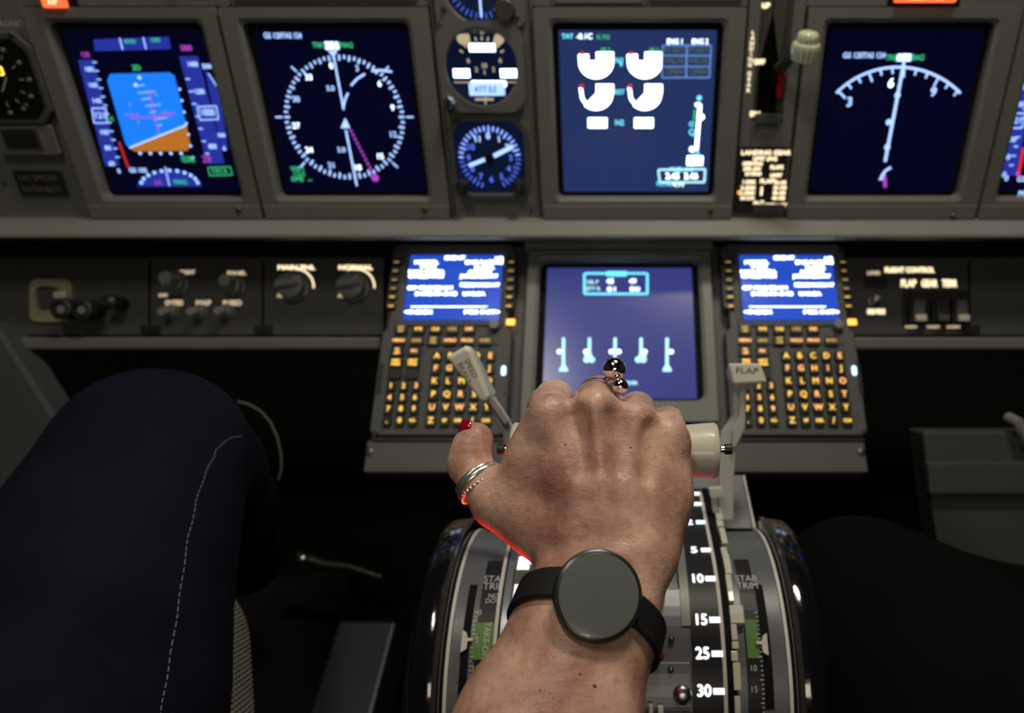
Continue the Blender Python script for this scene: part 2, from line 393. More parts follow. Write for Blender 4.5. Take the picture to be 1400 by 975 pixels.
for a in range(10, 180, 16): c.dot(232 + 39 * math.cos(math.radians(a)), 253 - 20 * math.sin(math.radians(a)), 2.4, E_BW)
c.line([(226, 228), (232, 254)], 1.5, E_BW); c.text(217, 250, 'H1', 6, E_MG); c.text(247, 249, 'MAG', 6, E_GR)
c.build(t, s)
# 2. full compass display
t, s = display(-.4065, -.192, -.385, -.215, SCR_ND, 'dark screen with full round compass rose and magenta dashed track', screws=((581, 287),))
c = Canvas(MF, HS); Ux, Uy = 471, 160; RX, RY = 82, 85
def el(a, k=1.0, cx=471, cy=160): a = math.radians(a); return (cx + RX * k * math.sin(a) + (.09 * RY * k * -math.cos(a)), cy - RY * k * math.cos(a))
for a in range(0, 360, 5):
    c.line([el(a, 1.0), el(a, .91 if a % 10 == 0 else .94)], 2.6, E_BW)
for i, a in enumerate(range(20, 380, 30)): c.text(*el(a, .83), ('3', '6', '9', '12', '15', '18', '21', '24', '27', '30', '33', '0')[i], 7.5, E_WH if i % 3 else E_BW)
for a in (45, 135, 225, 315, 90, 270): c.line([el(a, 1.03), el(a, 1.15)], 2, E_BW)
c.text(373, 49, 'GS 120', 7, E_BW, .85); c.text(399, 49, 'TAS 124', 7, E_BW, .8)
c.text(435, 62, 'TRK', 6.5, E_GR, .9); c.text(474, 62, 'MAG', 6.5, E_GR, .9); c.box(444, 57, 464, 68, E_BW); c.text(454, 62.5, '256', 9, E_WH)
c.poly([(448, 69), (462, 69), (456, 78)], E_BW)
c.line([(456, 76), (470, 150)], 2.6, E_BW); c.line([(473, 178), (488, 254)], 2.6, E_BW)
c.line([(469, 148), (472, 136), (476, 127)], 2.6, E_BW); c.line([(480, 117), (488, 108), (499, 101)], 2.6, E_BW); c.line([(508, 97), (520, 96), (536, 98)], 2.6, E_BW)
c.poly([(472, 161), (479, 175), (466, 175)], E_BW)
for i in range(11): x = 480 + i * 2.9; y = 179 + i * 5.6; c.dot(x, y, 1.9, E_MG)
c.dot(513, 243, 5.5, E_MG, 6)
c.text(452, 121, '5.0', 6.5, E_BW); c.text(467, 205, '5.0', 6.5, E_BW)
c.text(407, 231, 'VOR 1', 6, E_GR, .8); c.text(409, 238, '112.5', 6, E_GR, .9); c.text(407, 245, 'DME', 6, E_GR); c.text(424, 246, '---', 5, E_GR)
c.build(t, s)
# 3. engine display
t, s = display(-.0875, .1315, -.068, .109, SCR_EN, 'navy engine display with white dials and a small grid table', screws=((971, 289),))
c = Canvas(MF, HS)
c.text(776, 50, 'TAT', 6, E_CY); c.text(799, 50, '-0.1C', 7, E_WH); c.text(825, 51, 'R-TO', 5.5, E_GR)
def pie(cx, cy, r, a0, a1, mt, sq=.95): c.poly([(cx, cy - 2)] + [(cx + r * math.cos(math.radians(a)), cy + r * sq * math.sin(math.radians(a))) for a in range(a0, a1 + 1, 10)], mt)
for dx in (0, 66.5):
    pie(815 + dx, 85, 24, -5, 185, E_CW); c.box(815 + dx, 71, 839 + dx, 84, E_CW); c.box(791 + dx, 74, 805 + dx, 86, E_CW)
    c.text(828 + dx, 68.5, '85.2', 5, E_GR, 1.1); c.dot(796 + dx, 73, 2.5, E_RD); c.dot(792 + dx, 78, 2.5, E_CY)
    pie(815 + dx, 129, 23, -5, 140, E_CW); c.box(815 + dx, 115, 839 + dx, 129, E_CW, 0); c.line([(794 + dx, 119), (796 + dx, 135), (805 + dx, 146)], 4.5, E_CW)
    c.dot(795 + dx, 118, 3, E_RD); c.box(804 + dx * .95, 161, 830 + dx * .95, 175, E_CW)
    tm = '87.0'
c.text(847, 83, 'N1', 7, E_CY); c.text(849, 88, '%', 5, E_CY); c.text(847, 126, 'EGT', 6, E_CY, .9); c.text(847, 168, 'N2', 7, E_CY)
c.line([(906, 62), (972, 62), (970, 106), (905, 106)], 2, E_LINE, True); c.line([(939, 62), (938, 106)], 2.5, E_LINE)
for y in (76, 91): c.line([(906, y), (971, y)], 1.8, E_LINE)
for x in (922, 955):
    for y, t_ in ((69, 'START'), (83, 'VALVE'), (98, 'OPEN')): c.text(x, y, t_, 8, E_DIM, .85)
c.text(923, 57, 'ENG 1', 6.5, E_WH, .9); c.text(957, 57, 'ENG 2', 6.5, E_WH, .9)
c.line([(957, 143), (952, 205)], 5, E_CW); c.dot(956, 134, 3.5, E_CY); c.line([(950, 143), (958, 143)], 5, E_WH); c.line([(950, 150), (949, 164)], 3, E_GR)
c.text(946, 170, 'O', 7, E_CY); c.text(946, 181, 'Q', 8, E_CY); c.dot(959, 160, 4, E_CW); c.dot(946, 204, 4, E_WH); c.text(952, 209, 'OIL', 5, E_CY)
c.box(939, 213, 961, 226, E_CW); c.line([(900, 232), (964, 231), (963, 249), (902, 249)], 2.5, E_LC, True)
c.text(932, 232, 'FUEL KG', 6, E_CY); c.text(932, 241, '2.45  2.46', 8, E_CW, 1.0); c.text(908, 252, 'TOTAL', 5, E_CY); c.text(928, 252, '4.91', 7, E_WH)
c.build(t, s)
# 4. arc compass display
t, s = display(.1925, .4115, .214, .387, SCR_ND, 'dark screen with a curved compass arc and long pointer line', vt=.099, screws=((1303, 296),))
c = Canvas(MF, HS)
def arcp(a, r): a = math.radians(a); return (1228 + r * 1.0 * math.sin(a) - 0, 208 - r * .985 * math.cos(a))
c.line([arcp(a, 118) for a in range(-46, 47, 4)], 3.2, E_BW)
for i, a in enumerate(range(-44, 46, 8)): c.line([arcp(a, 118), arcp(a, 104 if i % 3 == 0 else 109)], 2.6, E_BW)
for a, t_ in ((-44, '3'), (-6, '6'), (30, '9')): c.text(*arcp(a, 96), t_, 12, E_WH if a == -6 else E_BW, bold=.5)
c.text(1166, 76, 'GS 120', 7, E_BW, .95); c.text(1195, 76, 'TAS 124', 7, E_BW, .9)
c.text(1219, 79, 'TRK', 7, E_GR, .9); c.text(1254, 79, 'MAG', 7, E_GR, .9); c.box(1225, 74, 1247, 84, E_BW); c.text(1236, 79, '073', 9, E_WH)
c.line([(1236, 84), (1210, 221)], 4.2, E_BW)
for a in ((1227, 130), (1215, 167), (1213, 201)): c.dot(*a, 4, E_BW)
c.line([(1218, 229), (1211, 233), (1205, 241)], 3.5, E_BW); c.poly([(1208, 234), (1212, 246), (1201, 246)], E_BW); c.line([(1209, 240), (1210, 256)], 4.5, E_MG)
c.build(t, s)
# 5. right attitude display at the frame edge
t, s = display(.4125, .610, .431, .588, SCR_ND, 'right edge screen with blue tape and red marks cut by the frame')
c = Canvas(MF, HS)
c.poly([(1402, 82), (1424, 82), (1388, 240), (1368, 240)], E_TAPE); c.poly([(1436, 100), (1530, 100), (1500, 205), (1412, 205)], E_SKY)
for i, t_ in enumerate(('180', '160', '140', '', '100', '80', '60')):
    y = 95 + i * 24; x = 1408 - (y - 82) * .24
    if t_: c.text(x, y, t_, 7, E_BW)
for i in range(12): y = 85 + i * 12.8; x = 1420 - (y - 82) * .24; c.line([(x - 6, y), (x, y)], 1.5, E_BW)
c.line([(1381, 155), (1402, 155), (1397, 175), (1379, 175)], 1.6, E_BW, True); c.text(1389, 165, '121', 8, E_BW)
for i in range(9): c.dot(1399 - i * .9, 204 + i * 4.4, 2.6, E_RD)
c.text(1376, 244, '0', 7, E_BW); c.text(1396, 245, 'GS', 7, E_BW); c.text(1396, 265, 'M', 8, E_BW); c.dot(1391, 237, 3, E_MG)
c.build(t, s)
# ---- left edge: clock, small switch, black placard
u, v = MF.hit(8, 108); R = .045
t = Thing('chronograph', 'octagonal black clock with yellow lit digits at the left edge', 'clock', MF, (u, v, 0))
def octa(u, v, r, ch): return [(u - r + ch, v - r), (u + r - ch, v - r), (u + r, v - r + ch), (u + r, v + r - ch), (u + r - ch, v + r), (u - r + ch, v + r), (u - r, v + r - ch), (u - r, v - r + ch)]
t.part('case', MB().prism(octa(u, v, R, .014), 0, .009), DARKP, bevel=.0015)
f_ = t.part('dial', MB().prism(octa(u, v, R - .006, .012), .009, .0098), BLACK)
m = MB(); dd = MB()
for i in range(12):
    a = math.radians(i * 30); dd.lathe(u + .033 * math.sin(a), v + .033 * math.cos(a), [(.0024, .0098), (.002, .0115), (.00001, .0116)], 8)
    m.line((u + .027 * math.sin(a), v + .027 * math.cos(a)), (u + .022 * math.sin(a), v + .022 * math.cos(a)), .0009, .0101)
t.part('bead', dd, KNOBG, parent=f_, kind='stuff'); t.part('tick_mark', m, PRINTW, parent=f_, kind='stuff')
m = MB(); text(m, '18:23', u - .004, v + .008, .009, .0102, bold=.0003); t.part('digits', m, emi('lit_yellow', (1, .72, .08), 2.2), parent=f_)
m = MB(); m.line((u, v - .012), (u + .010, v + .003), .0012, .0104); t.part('hand', m, PRINTW, parent=f_)
screw(t, *MF.hit(25, 47), .009, .0025); screw(t, *MF.hit(45, 143), .009, .003)
m = MB(); text(m, 'CHRONO', *MF.hit(8, 33), .0055, .0005, 1.1); T.part('lettering', m, PRINTW)
u0, v1 = MF.hit(-8, 170); u1 = hu(MF, 75, 170); v0 = hv(MF, 211)
t = Thing('light_switch_box', 'black window switch box below the clock at left', 'switch', MF, ((u0 + u1) / 2, v0, 0))
t.part('case', MB().prism(rrect(u0, v0, u1, v1, .003), 0, .007), PANEL, bevel=.001)
t.part('window', MB().prism(rrect(u0 + .012, v0 + .009, u1 - .018, v1 - .004, .002), .007, .010), KEYB, bevel=.001)
t.part('glass_edge', MB().box(u1 - .0175, v0 + .009, .007, u1 - .0155, v1 - .004, .0105), STEEL)
u0, v1 = MF.hit(18, 233); u1 = hu(MF, 84, 233); v0 = hv(MF, 267)
t = Thing('placard', 'black two line placard on the far left of the panel', 'placard', MF, ((u0 + u1) / 2, v0, 0))
p_ = t.part('plate', MB().prism(rrect(u0, v0, u1, v1, .001), 0, .003), KEYB, bevel=.0006)
m = MB(); text(m, 'NO SMOKE', (u0 + u1) / 2, v1 - .008, .0062, .0032, 1.0); text(m, 'FASTEN BELTS', (u0 + u1) / 2, v0 + .007, .0062, .0032, .8); t.part('lettering', m, PRINTD, parent=p_)
# ---- round gauges column
def gauge_frame(x, y, half, label, ch=.012, name='round_gauge'):
    u, v = MF.hit(x, y); t = Thing(name, label, 'gauge', MF, (u, v, 0))
    mb = MB(); k = 48; o = []
    oc = octa(u, v, half, ch)
    # outer octagon resampled against a circle
    for i in range(k):
        a = 2 * math.pi * i / k; dx, dy = math.cos(a), math.sin(a); best = 9
        for j in range(8):
            (x1, y1), (x2, y2) = oc[j], oc[(j + 1) % 8]; ex, ey = x2 - x1, y2 - y1; den = dx * ey - dy * ex
            if abs(den) > 1e-9:
                tt = ((x1 - u) * ey - (y1 - v) * ex) / den; ss = ((x1 - u) * dy - (y1 - v) * dx) / den
                if tt > 0 and -1e-6 <= ss <= 1 + 1e-6: best = min(best, tt)
        o.append((u + dx * best, v + dy * best))
    return t, u, v, o, k
def ring_of(u, v, r, k): return [(u + r * math.cos(2 * math.pi * i / k), v + r * math.sin(2 * math.pi * i / k)) for i in range(k)]
def gauge_body(t, u, v, o, k, r, m1=PANEL, n=.006, octo=0):
    a = [(p[0], p[1], 0) for p in o]; b = [(p[0], p[1], n) for p in o]; rr = ring_of(u, v, r + .0015, k); r2 = ring_of(u, v, r, k)
    if octo: r2 = [(u + (p[0] - u) * octo, v + (p[1] - v) * octo) for p in o]; rr = [(u + (p[0] - u) * (octo + .03), v + (p[1] - v) * (octo + .03)) for p in o]
    mb = MB(); mb.loft([a, b, [(*p, n) for p in rr], [(*p, n - .001) for p in r2], [(*p, .0012) for p in r2]], caps=False)
    t.part('case', mb, m1)
    return t.part('dial', MB().prism(r2, .0002, .0014), mat('dial_blueblack', (.006, .010, .022), .3, emit=.035, ecol=(.03, .12, .6)))
# top gauge (bottom half in view)
t, u, v, o, k = gauge_frame(655, -22, .0455, 'blue lit gauge cut by the top edge of the photograph')
f_ = gauge_body(t, u, v, o, k, .036)
c = Canvas(MF, .0014)
for i in range(36): a = math.radians(i * 10); u2, v2 = math.sin(a), math.cos(a); c.g(E_BLU).line((u + .032 * u2, v + .032 * v2), (u + .026 * u2, v + .026 * v2), .0009, .0018)
c.g(E_BW).line((u, v), (u, v - .03), .0022, .0020); c.build(t, f_)
m = MB(); m.lathe(*MF.hit(691, 14, .006), [(.0105, .004), (.0105, .012), (.009, .0135), (.00001, .0135)], 20); t.part('knob', m, mat('brown_knob', (.06, .045, .04), .4, noise_s=50), smooth=True)
screw(t, *MF.hit(609, 12), .006); screw(t, *MF.hit(708, 22), .006)
# standby attitude gauge
t, u, v, o, k = gauge_frame(660, 92, .0445, 'round standby gauge glowing with bright white blue flags')
f_ = gauge_body(t, u, v, o, k, .0375, n=.008)
m = MB(); m.lathe(u, v, [(.0375, .0014), (.0375, .006), (.030, .011), (.018, .0135), (.00001, .0145)], 40)
gl = mat('gauge_glass', (.9, .95, 1), .02, trans=1.0, ior=1.15, spec=.3)
t.part('glass_dome', m, gl, smooth=True)
c = Canvas(MF, .0014)
c.box(642, 60, 677, 71, E_CW); c.box(621, 94, 643, 106, E_CW); c.box(684, 94, 706, 106, E_CW)
c.box(645, 110, 692, 117, E_CW); c.box(642, 113, 690, 130, E_BW); c.line([(622, 112), (706, 112)], 1.5, E_CRM2)
c.dot(650, 116, 6, E_CW); c.dot(688, 115, 4, E_CW)
for a in range(-60, 61, 15): aa = math.radians(a); c.line([(659 + 34 * math.sin(aa), 88 - 38 * math.cos(aa)), (659 + 29 * math.sin(aa), 88 - 32 * math.cos(aa))], 2.2, E_CRM2)
for x, y, t_ in ((640, 62, '3'), (678, 62, '3'), (641, 83, '6'), (684, 83, '6'), (652, 95, '2'), (662, 90, '10'), (675, 95, '2'), (663, 99, 'I')): c.text(x, y, t_, 6, E_CRM2)
c.dot(634, 52, 9, E_CRM2, 14); c.dot(682, 54, 7, E_CRM2, 14)
c.text(664, 122, 'ATT ILS', 7, E_TAPE, .9); c.line([(650, 135), (675, 135)], 3, E_CRM2); c.line([(664, 131), (664, 142)], 2, E_CRM2)
c.build(t, f_)
m = MB(); q = MF.hit(616, 140, .008); m.lathe(*q, [(.0065, .008), (.0065, .018), (.005, .020), (.00001, .020)], 18, 9, .06); kb = t.part('knob', m, STEEL, smooth=True)
t.part('knob_slot', MB().box(q[0] - .001, q[1] - .005, .020, q[0] + .001, q[1] + .005, .0205), BLACK, parent=kb)
for x, y in ((605, 35), (709, 36), (712, 148)): screw(t, *MF.hit(x, y), .006)
# lower octagonal gauge
t, u, v, o, k = gauge_frame(670, 216, .0445, 'octagonal two needle gauge glowing blue below the standby gauge', ch=.014)
f_ = gauge_body(t, u, v, o, k, .0395, m1=DARKP, n=.005, octo=.87)
c = Canvas(MF, .0014); g1 = c.g(E_BLU); g2 = c.g(E_BW)
for i in range(40):
    a = math.radians(i * 9 + 2); uu, vv = math.sin(a), math.cos(a)
    bright = (vv > .0) ; gg = c.g(emi('gauge_blue_bright', (.22, .36, 1.0), 2.0)) if bright else g1
    if -math.cos(a) < .95: gg.line((u + .0345 * uu, v + .0345 * vv), (u + (.029 if i % 4 else .027) * uu, v + (.029 if i % 4 else .027) * vv), .0015, .0018)
for i in range(12):
    a = math.radians(i * 30); text(c.g(E_BW) if -60 < (i * 30 + 180) % 360 - 180 < 70 else g1, str(i), u + .0235 * math.sin(a), v + .0235 * math.cos(a), .0066, .0020, bold=.0003)
c.g(E_BW).line((u - .002, v), (u - .024, v - .008), .0040, .0022); c.g(E_BW).line((u + .004, v + .002), (u + .027, v + .013), .0046, .0022)
c.build(t, f_)
m = MB(); m.lathe(u, v, [(.0055, .0014), (.0055, .0036), (.00001, .004)], 18); t.part('hub', m, BLACK, smooth=True)
for x, y in ((633, 253), (711, 253)):
    m = MB(); q = MF.hit(x, y, .006); m.lathe(*q, [(.0065, .002), (.0065, .016), (.0055, .018), (.00001, .018)], 18); kb = t.part('knob', m, KEYB, smooth=True)
    t.part('knob_slot', MB().box(q[0] - .0012, q[1] - .005, .018, q[0] + .0012, q[1] + .005, .0187), STEEL, parent=kb)
# ---- landing gear lever
u0 = .1465; u1 = .1795
t = Thing('gear_lever_slot', 'dark vertical slot with white lit lettering for the gear lever', 'panel', MF, (.163, hv(MF, 170), 0))
mb = MB(); mb.box(u0, hv(MF, 170), -.05, u1, V_TOP, -.045); t.part('slot_back', mb, BLACK)
q = [MF.hit(x, y, 0) for x, y in ((1055, -60), (1062, 28), (1052, 90), (1044, 160), (1044, 168))]
vt = V_TOP; vb = hv(MF, 168)
for sgn, name in ((-1, 'slot_flap'), (1, 'slot_flap')):
    uo = u0 if sgn < 0 else u1; um = .163
    lo = [(uo, vb + .012, 0), (uo, vt, 0), (um - .0015 * -sgn, vt, -.02), (um + sgn * .0008, hv(MF, 20), -.022), (um + sgn * .011, hv(MF, 90), -.018), (um + sgn * .011, vb + .012, -.012)]
    m = MB(); m.add(lo, [(0, 1, 2, 3, 4, 5)] if sgn > 0 else [(5, 4, 3, 2, 1, 0)])
    t.part(name, m, mat('slot_rubber', (.10, .098, .088), .6, noise_s=50, noise_a=.15))
t.part('slot_stop', MB().box(u0 + .002, vb - .001, 0, u1 - .002, vb + .010, .004), DARKP, bevel=.001)
c = Canvas(MF, .0002)
for i, ch in enumerate('LANDING'): c.text(1029.5 - i * .7, 45 + i * 7.3, ch, 5.2, E_CRM, 1.1)
for i, ch in enumerate('GEAR'): c.text(1024.5 - i * .5, 101 + i * 7.6, ch, 5.2, E_CRM, 1.1)
for (x, y, s_) in ((1047, 8, 'UP'), (1038, 85, 'OFF'), (1032, 156, 'DN')): c.text(x, y, s_, 6.2, E_CRM, 1.0, .9)
c.build(t, t.o)
t2 = Thing('gear_lever', 'gear lever with clear ribbed wheel knob left of the arc display', 'lever', MF, (.163, hv(MF, 95), 0))
m = MB(); a0 = Vector((*MF.hit(1058, 120, -.02), -.04)); a1 = Vector((*MF.hit(1066, 92, .01), .012)); a2 = Vector((*MF.hit(1090, 70, .04), .042))
m.tube([a0, a1, a1.lerp(a2, .5), a2], [.006, .0065, .006, .005], 12, .8); t2.part('arm', m, KEYB, smooth=True)
m = MB(); a = Vector((*MF.hit(1067, 100, 0), .004)); b = Vector((*MF.hit(1067, 132, -.0), -.004)); m.tube([a, b], [.0042, .0042], 8); t2.part('red_band', m, REDP)
c0 = Vector((*MF.hit(1098, 84, .045), .045)); c1 = Vector((*MF.hit(1104, 42, .045), .052)); ax = (c1 - c0).normalized()
e1 = ax.cross(Vector((0, 0, 1))).normalized(); e2 = ax.cross(e1)
m = MB(); loops = []
for s_, r in ((0, .006), (.04, .0115), (.16, .0125), (.35, .0135), (.52, .0135), (.60, .0125), (.62, .0100), (.75, .0102), (.90, .0095), (.97, .0075), (1.0, .003)):
    loops.append([tuple(c0.lerp(c1, s_) + (e1 * math.cos(x_) + e2 * math.sin(x_)) * r * (1 + .05 * math.cos(16 * x_))) for x_ in [2 * math.pi * i / 64 for i in range(64)]])
m.loft(loops); t2.part('knob', m, CLEARK, smooth=True)
# speed-limit placard
u0, v1 = MF.hit(1011, 200); u1 = hu(MF, 1080, 200); v0 = hv(MF, 291)
t = Thing('limit_placard', 'black placard crowded with cream lit speed limits below gear lever', 'placard', MF, ((u0 + u1) / 2, v0, 0))
p_ = t.part('plate', MB().prism(rrect(u0, v0, u1 - .002, v1, .002), 0, .003), KEYB, bevel=.0006)
t.part('lower_block', MB().box(hu(MF, 1029, 280), v0 + .001, .003, hu(MF, 1072, 280), hv(MF, 278), .006), DARKP, bevel=.0006)
c = Canvas(MF, .003)
for x, y, t_, h_, w_ in ((1047, 209, 'LANDING GEAR', 6.0, 1.12), (1046, 217, 'LIMIT (IAS)', 5.2, .98), (1029, 224, 'OPERATING', 4.8, .75), (1028, 231, '270K-.82M', 4.8, .8), (1030, 238, 'EXTEND', 4.6, .9), (1062, 229, 'FLAPS', 5.5, .9), (1061, 240, 'LIMIT', 5.2, .95),
                        (1024, 249, '1-250K', 5, .9), (1050, 248, 'FLAPS', 5.6, 1.1), (1067, 250, '15-195', 5, .8), (1023, 257, '2-250K', 5, 1.0), (1066, 257, '25-190', 5, .9), (1022, 264, '5-250K', 5, 1.0), (1065, 264, '30-185', 5, .9), (1021, 271, '10-210', 5, 1.0), (1064, 271, '40-158', 5, .9),
                        (1041, 262, 'I', 12, 1.3), (1037, 277, 'ALT', 4.6, 1.3), (1060, 281, 'RETRACT', 5.4, .95)):
    c.text(x, y, t_, h_, E_CRM, w_, .55)
c.dot(1009 + 2, 263, 3, E_ORG, 10); c.build(t, p_)
t.part('divider', MB().box(*MF.hit(1035, 275, .003), .0031, hu(MF, 1036.2, 275), hv(MF, 254), .0034), KEYB)
# ---- padded rail below the panel (spans everything)
def sect(pts, x0, x1): m = MB(); return m.loft([[(x0, p[0], p[1]) for p in pts], [(x1, p[0], p[1]) for p in pts]])
def yz(py, d): v = P(845, py, d); return (v.y, v.z)
pr = [yz(297, .793), yz(300.5, .785), yz(303, .778), yz(320, .766), yz(325, .7665), yz(326.5, .772), yz(330, .84), yz(300, .84)]
solo('trim_1', sect(pr, -1.0, .85), RAIL, kind='structure', at=(0, pr[0][0], pr[0][1]), bevel=.001)
# ================================================================ lower side panels
for nm, xa, xb in (('left', -300, 524), ('right', 1158, 1700)):
    u0, u1 = hu(SF, xa, 400), hu(SF, xb, 400)
    v1 = hv(SF, 352); v0 = hv(SF, 458)
    t = Thing('side_instrument_panel', 'long grey %s hand lower panel under the rail with %s' % (nm, 'rotary knobs and sockets' if nm == 'left' else 'three guarded switches'), 'panel', SF, ((u0 + u1) / 2, v0, 0))
    t.part('face_panel', MB().box(u0, v0, -.02, u1, v1, 0), DARKP, bevel=.001)
    ra, rb = hv(SF, 478, .012), hv(SF, 461, .012)
    t.part('rail', MB().prism([(u0, ra), (u1, ra), (u1, rb), (u0, rb)], -.02, .012), PANEL, bevel=.003)
    t.part('top_recess', MB().box(u0, v1, -.06, u1, v1 + .06, -.05), BLACK)
    for x in ((205, 360) if nm == 'left' else (1325,)):
        uu = hu(SF, x, 410); t.part('joint', MB().box(uu - .0012, v0, -.001, uu + .0012, v1 - .004, .0012), BLACK)
        t.part('latch', MB().box(uu - .010, v0 + .002, 0, uu + .012, v0 + .012, .003), KEYB, bevel=.001)
    if nm == 'left': LPAN = t
    else: RPAN = t
def knob(x, y, r, label, mm=KNOBG, h=.016, fl=0, name='knob', bar=False, grp=None):
    u, v = SF.hit(x, y, h / 2); t = Thing(name, label, 'knob', SF, (u, v, 0), group=grp)
    m = MB(); m.lathe(u, v, [(r * 1.25, 0), (r * 1.25, .0015), (r, .002), (r, h * .9), (r * .88, h), (.00001, h)], 28, fl, .05 if fl else 0); b = t.part('skirt', m, mm, smooth=True)
    if bar: t.part('grip_bar', MB().prism([(u - r * .95, v - r * .10 - .002), (u + r * .85, v + .0005), (u + r * .7, v + r * .45), (u - r * .9, v + r * .35)], h, h + .006), mm, bevel=.001)
    return t
def legend(T_, x0, y0, x1, y1, t_, mt=E_CRM, F=SF, h=.0003, bold=.7):
    k = F.scale((x0 + x1) / 2, (y0 + y1) / 2, h); u, v = F.hit((x0 + x1) / 2, (y0 + y1) / 2, h); m = MB()
    vs, fs = glyph(t_); wd = max(p[0] for p in vs) - min(p[0] for p in vs); sz = (y1 - y0) * k
    text(m, t_, u, v, sz, h, ((x1 - x0) * k) / (wd * sz / .72), bold=bold * k)
    return T_.part('lettering', m, mt)
# left: socket plate and handles
u0, v1 = SF.hit(44, 382); u1 = hu(SF, 101, 382); v0 = hv(SF, 440)
t = Thing('microphone_socket', 'beige square socket plate with dark hole at the far left', 'socket', SF, ((u0 + u1) / 2, v0, 0))
o = rrect(u0, v0, u1, v1, .01, 11); cu, cv = SF.hit(68, 408); R = .017
mb = MB(); k = len(o); inner = []
for p in o: a = math.atan2(p[1] - cv, p[0] - cu); inner.append((cu + R * math.cos(a), cv + R * math.sin(a)))
mb.loft([[(*p, 0) for p in o], [(*p, .004) for p in o], [(*p, .004) for p in inner], [(*p, -.006) for p in inner]], caps=False); t.part('plate', mb, BEIGE)
t.part('hole', MB().prism(inner, -.007, -.006), BLACK)
t.part('key_tab', MB().box(*SF.hit(80, 409), .004, hu(SF, 98, 400), hv(SF, 399), .009), CREAM, bevel=.002)
for i, (x, y, l_) in enumerate(((90, 423, 'black cylindrical plug nearest the beige socket plate'), (118, 424, 'second black cylindrical plug beside the beige socket plate'), (152, 414, 'black toggle lever with a shiny tip, third from the socket plate'))):
    u, v = SF.hit(x, y, .02); t = Thing('jack_plug', l_, 'plug', SF, (u, v, 0), group='black plugs on the left lower panel')
    m = MB(); m.lathe(u, v, [(.010, 0), (.010, .016), (.0125, .017), (.0125, .028), (.010, .030), (.0072, .030), (.0065, .026), (.00001, .026)] if i < 2 else [(.008, 0), (.007, .02), (.009, .026), (.005, .03), (.00001, .03)], 22)
    b = t.part('body', m, KEYB, smooth=True)
    m = MB(); m.lathe(u, v, [(.005, .026), (.005, .0275), (.00001, .028)], 12); t.part('pin_tip', m, STEEL if i == 2 else KNOBG, parent=b, smooth=True)
t = knob(237, 386, .0125, 'larger grey twin knob in the upper row, left of the lower panel', h=.010, fl=14)
u, v = SF.hit(231, 381, .018); m = MB(); m.lathe(u, v, [(.0085, .008), (.0085, .024), (.0075, .026), (.00001, .026)], 22, 10, .05); t.part('inner_knob', m, KNOBG, smooth=True)
t = knob(318, 390, .0105, 'single grey knob in the upper row at the right of the knob group', h=.010, fl=14)
u, v = SF.hit(310, 384, .018); m = MB(); m.lathe(u, v, [(.0075, .008), (.0075, .022), (.0065, .024), (.00001, .024)], 22, 10, .05); t.part('inner_knob', m, KNOBG, smooth=True)
for (x, y, l_) in ((231, 425, 'leftmost small grey knob of the lower row of three'), (270, 425, 'middle small grey knob of the lower row of three'), (307, 424, 'rightmost small grey knob of the lower row of three')):
    t = knob(x + 2, y + 1, .0072, l_, h=.007, grp='small knobs in the lower row')
    u, v = SF.hit(x - 8, y + 1, .018); m = MB(); m.lathe(SF.hit(x, y, .01)[0] - .003, v, [(.0055, .006), (.0055, .018), (.0045, .020), (.00001, .020)], 18, 10, .05); t.part('inner_knob', m, KNOBG, smooth=True)
for x0, y0, x1, y1, t_ in ((244, 370, 266, 375, 'BRIGHT'), (341 - 30, 371, 336, 376, 'PANEL'), (226, 411, 250, 418, 'OUTBD'), (268, 411, 288, 418, 'MAP'), (305, 411, 330, 418, 'INBD'), (217, 402, 229, 406, 'OFF')): legend(LPAN, x0, y0, x1, y1, t_, E_CRM2)
for i, (kx, x0, x1, l_) in enumerate(((397, 380, 430, 'grey rotary selector with lit arc, left of the two selectors'), (480, 463, 509, 'grey rotary selector with lit arc, beside the left keypad unit'))):
    t = knob(kx + 1, 390, .0155, l_, h=.013, fl=0, name='rotary_selector', bar=True, grp='rotary selectors')
    legend(LPAN, x0, 363, x1, 369, 'MAIN PNL' if i == 0 else 'NORMAL', E_CRM)
    m = MB(); u, v = SF.hit(kx + 8, 392); pts = [(u + .0215 * math.cos(math.radians(a)), v + .0215 * math.sin(math.radians(a))) for a in range(-5, 100 + 60 * i, 9)]
    m.poly(pts, .0022, .0004); LPAN.part('lit_arc', m, E_CRM); legend(LPAN, kx - 18, 402, kx, 407, 'AUTO', E_CRM2)
# right lower panel
u0, v1 = SF.hit(1181, 380); u1 = hu(SF, 1212, 380); v0 = hv(SF, 394)
RPAN.part('blank_window', MB().box(u0, v0, 0, u1, v1, .003), KEYB, bevel=.0008)
for x0, y0, x1, y1, t_, mt in ((1210, 366, 1277, 373, 'FLIGHT CONTROL', E_CRM), (1186, 371, 1203, 376, 'LOWER', E_CRM2), (1186, 423, 1210, 430, 'GND PROX', E_CRM), (1232, 383, 1252, 393, 'FLAP', E_CRM), (1260, 383, 1281, 393, 'GEAR', E_CRM), (1288, 383, 1308, 393, 'TERR', E_CRM),
                               (1238, 445, 1253, 449, 'NORM', E_CRM2), (1268, 445, 1284, 449, 'NORM', E_CRM2), (1295, 445, 1312, 449, 'NORM', E_CRM2)): legend(RPAN, x0, y0, x1, y1, t_, mt)
u, v = SF.hit(1196, 412, .006); t = Thing('toggle_switch', 'small dark toggle switch beside the right keypad unit', 'switch', SF, (u, v, 0))
m = MB(); m.lathe(u, v, [(.007, 0), (.007, .003), (.004, .004), (.0035, .009), (.00001, .010)], 16); t.part('collar', m, DSTEEL, smooth=True)
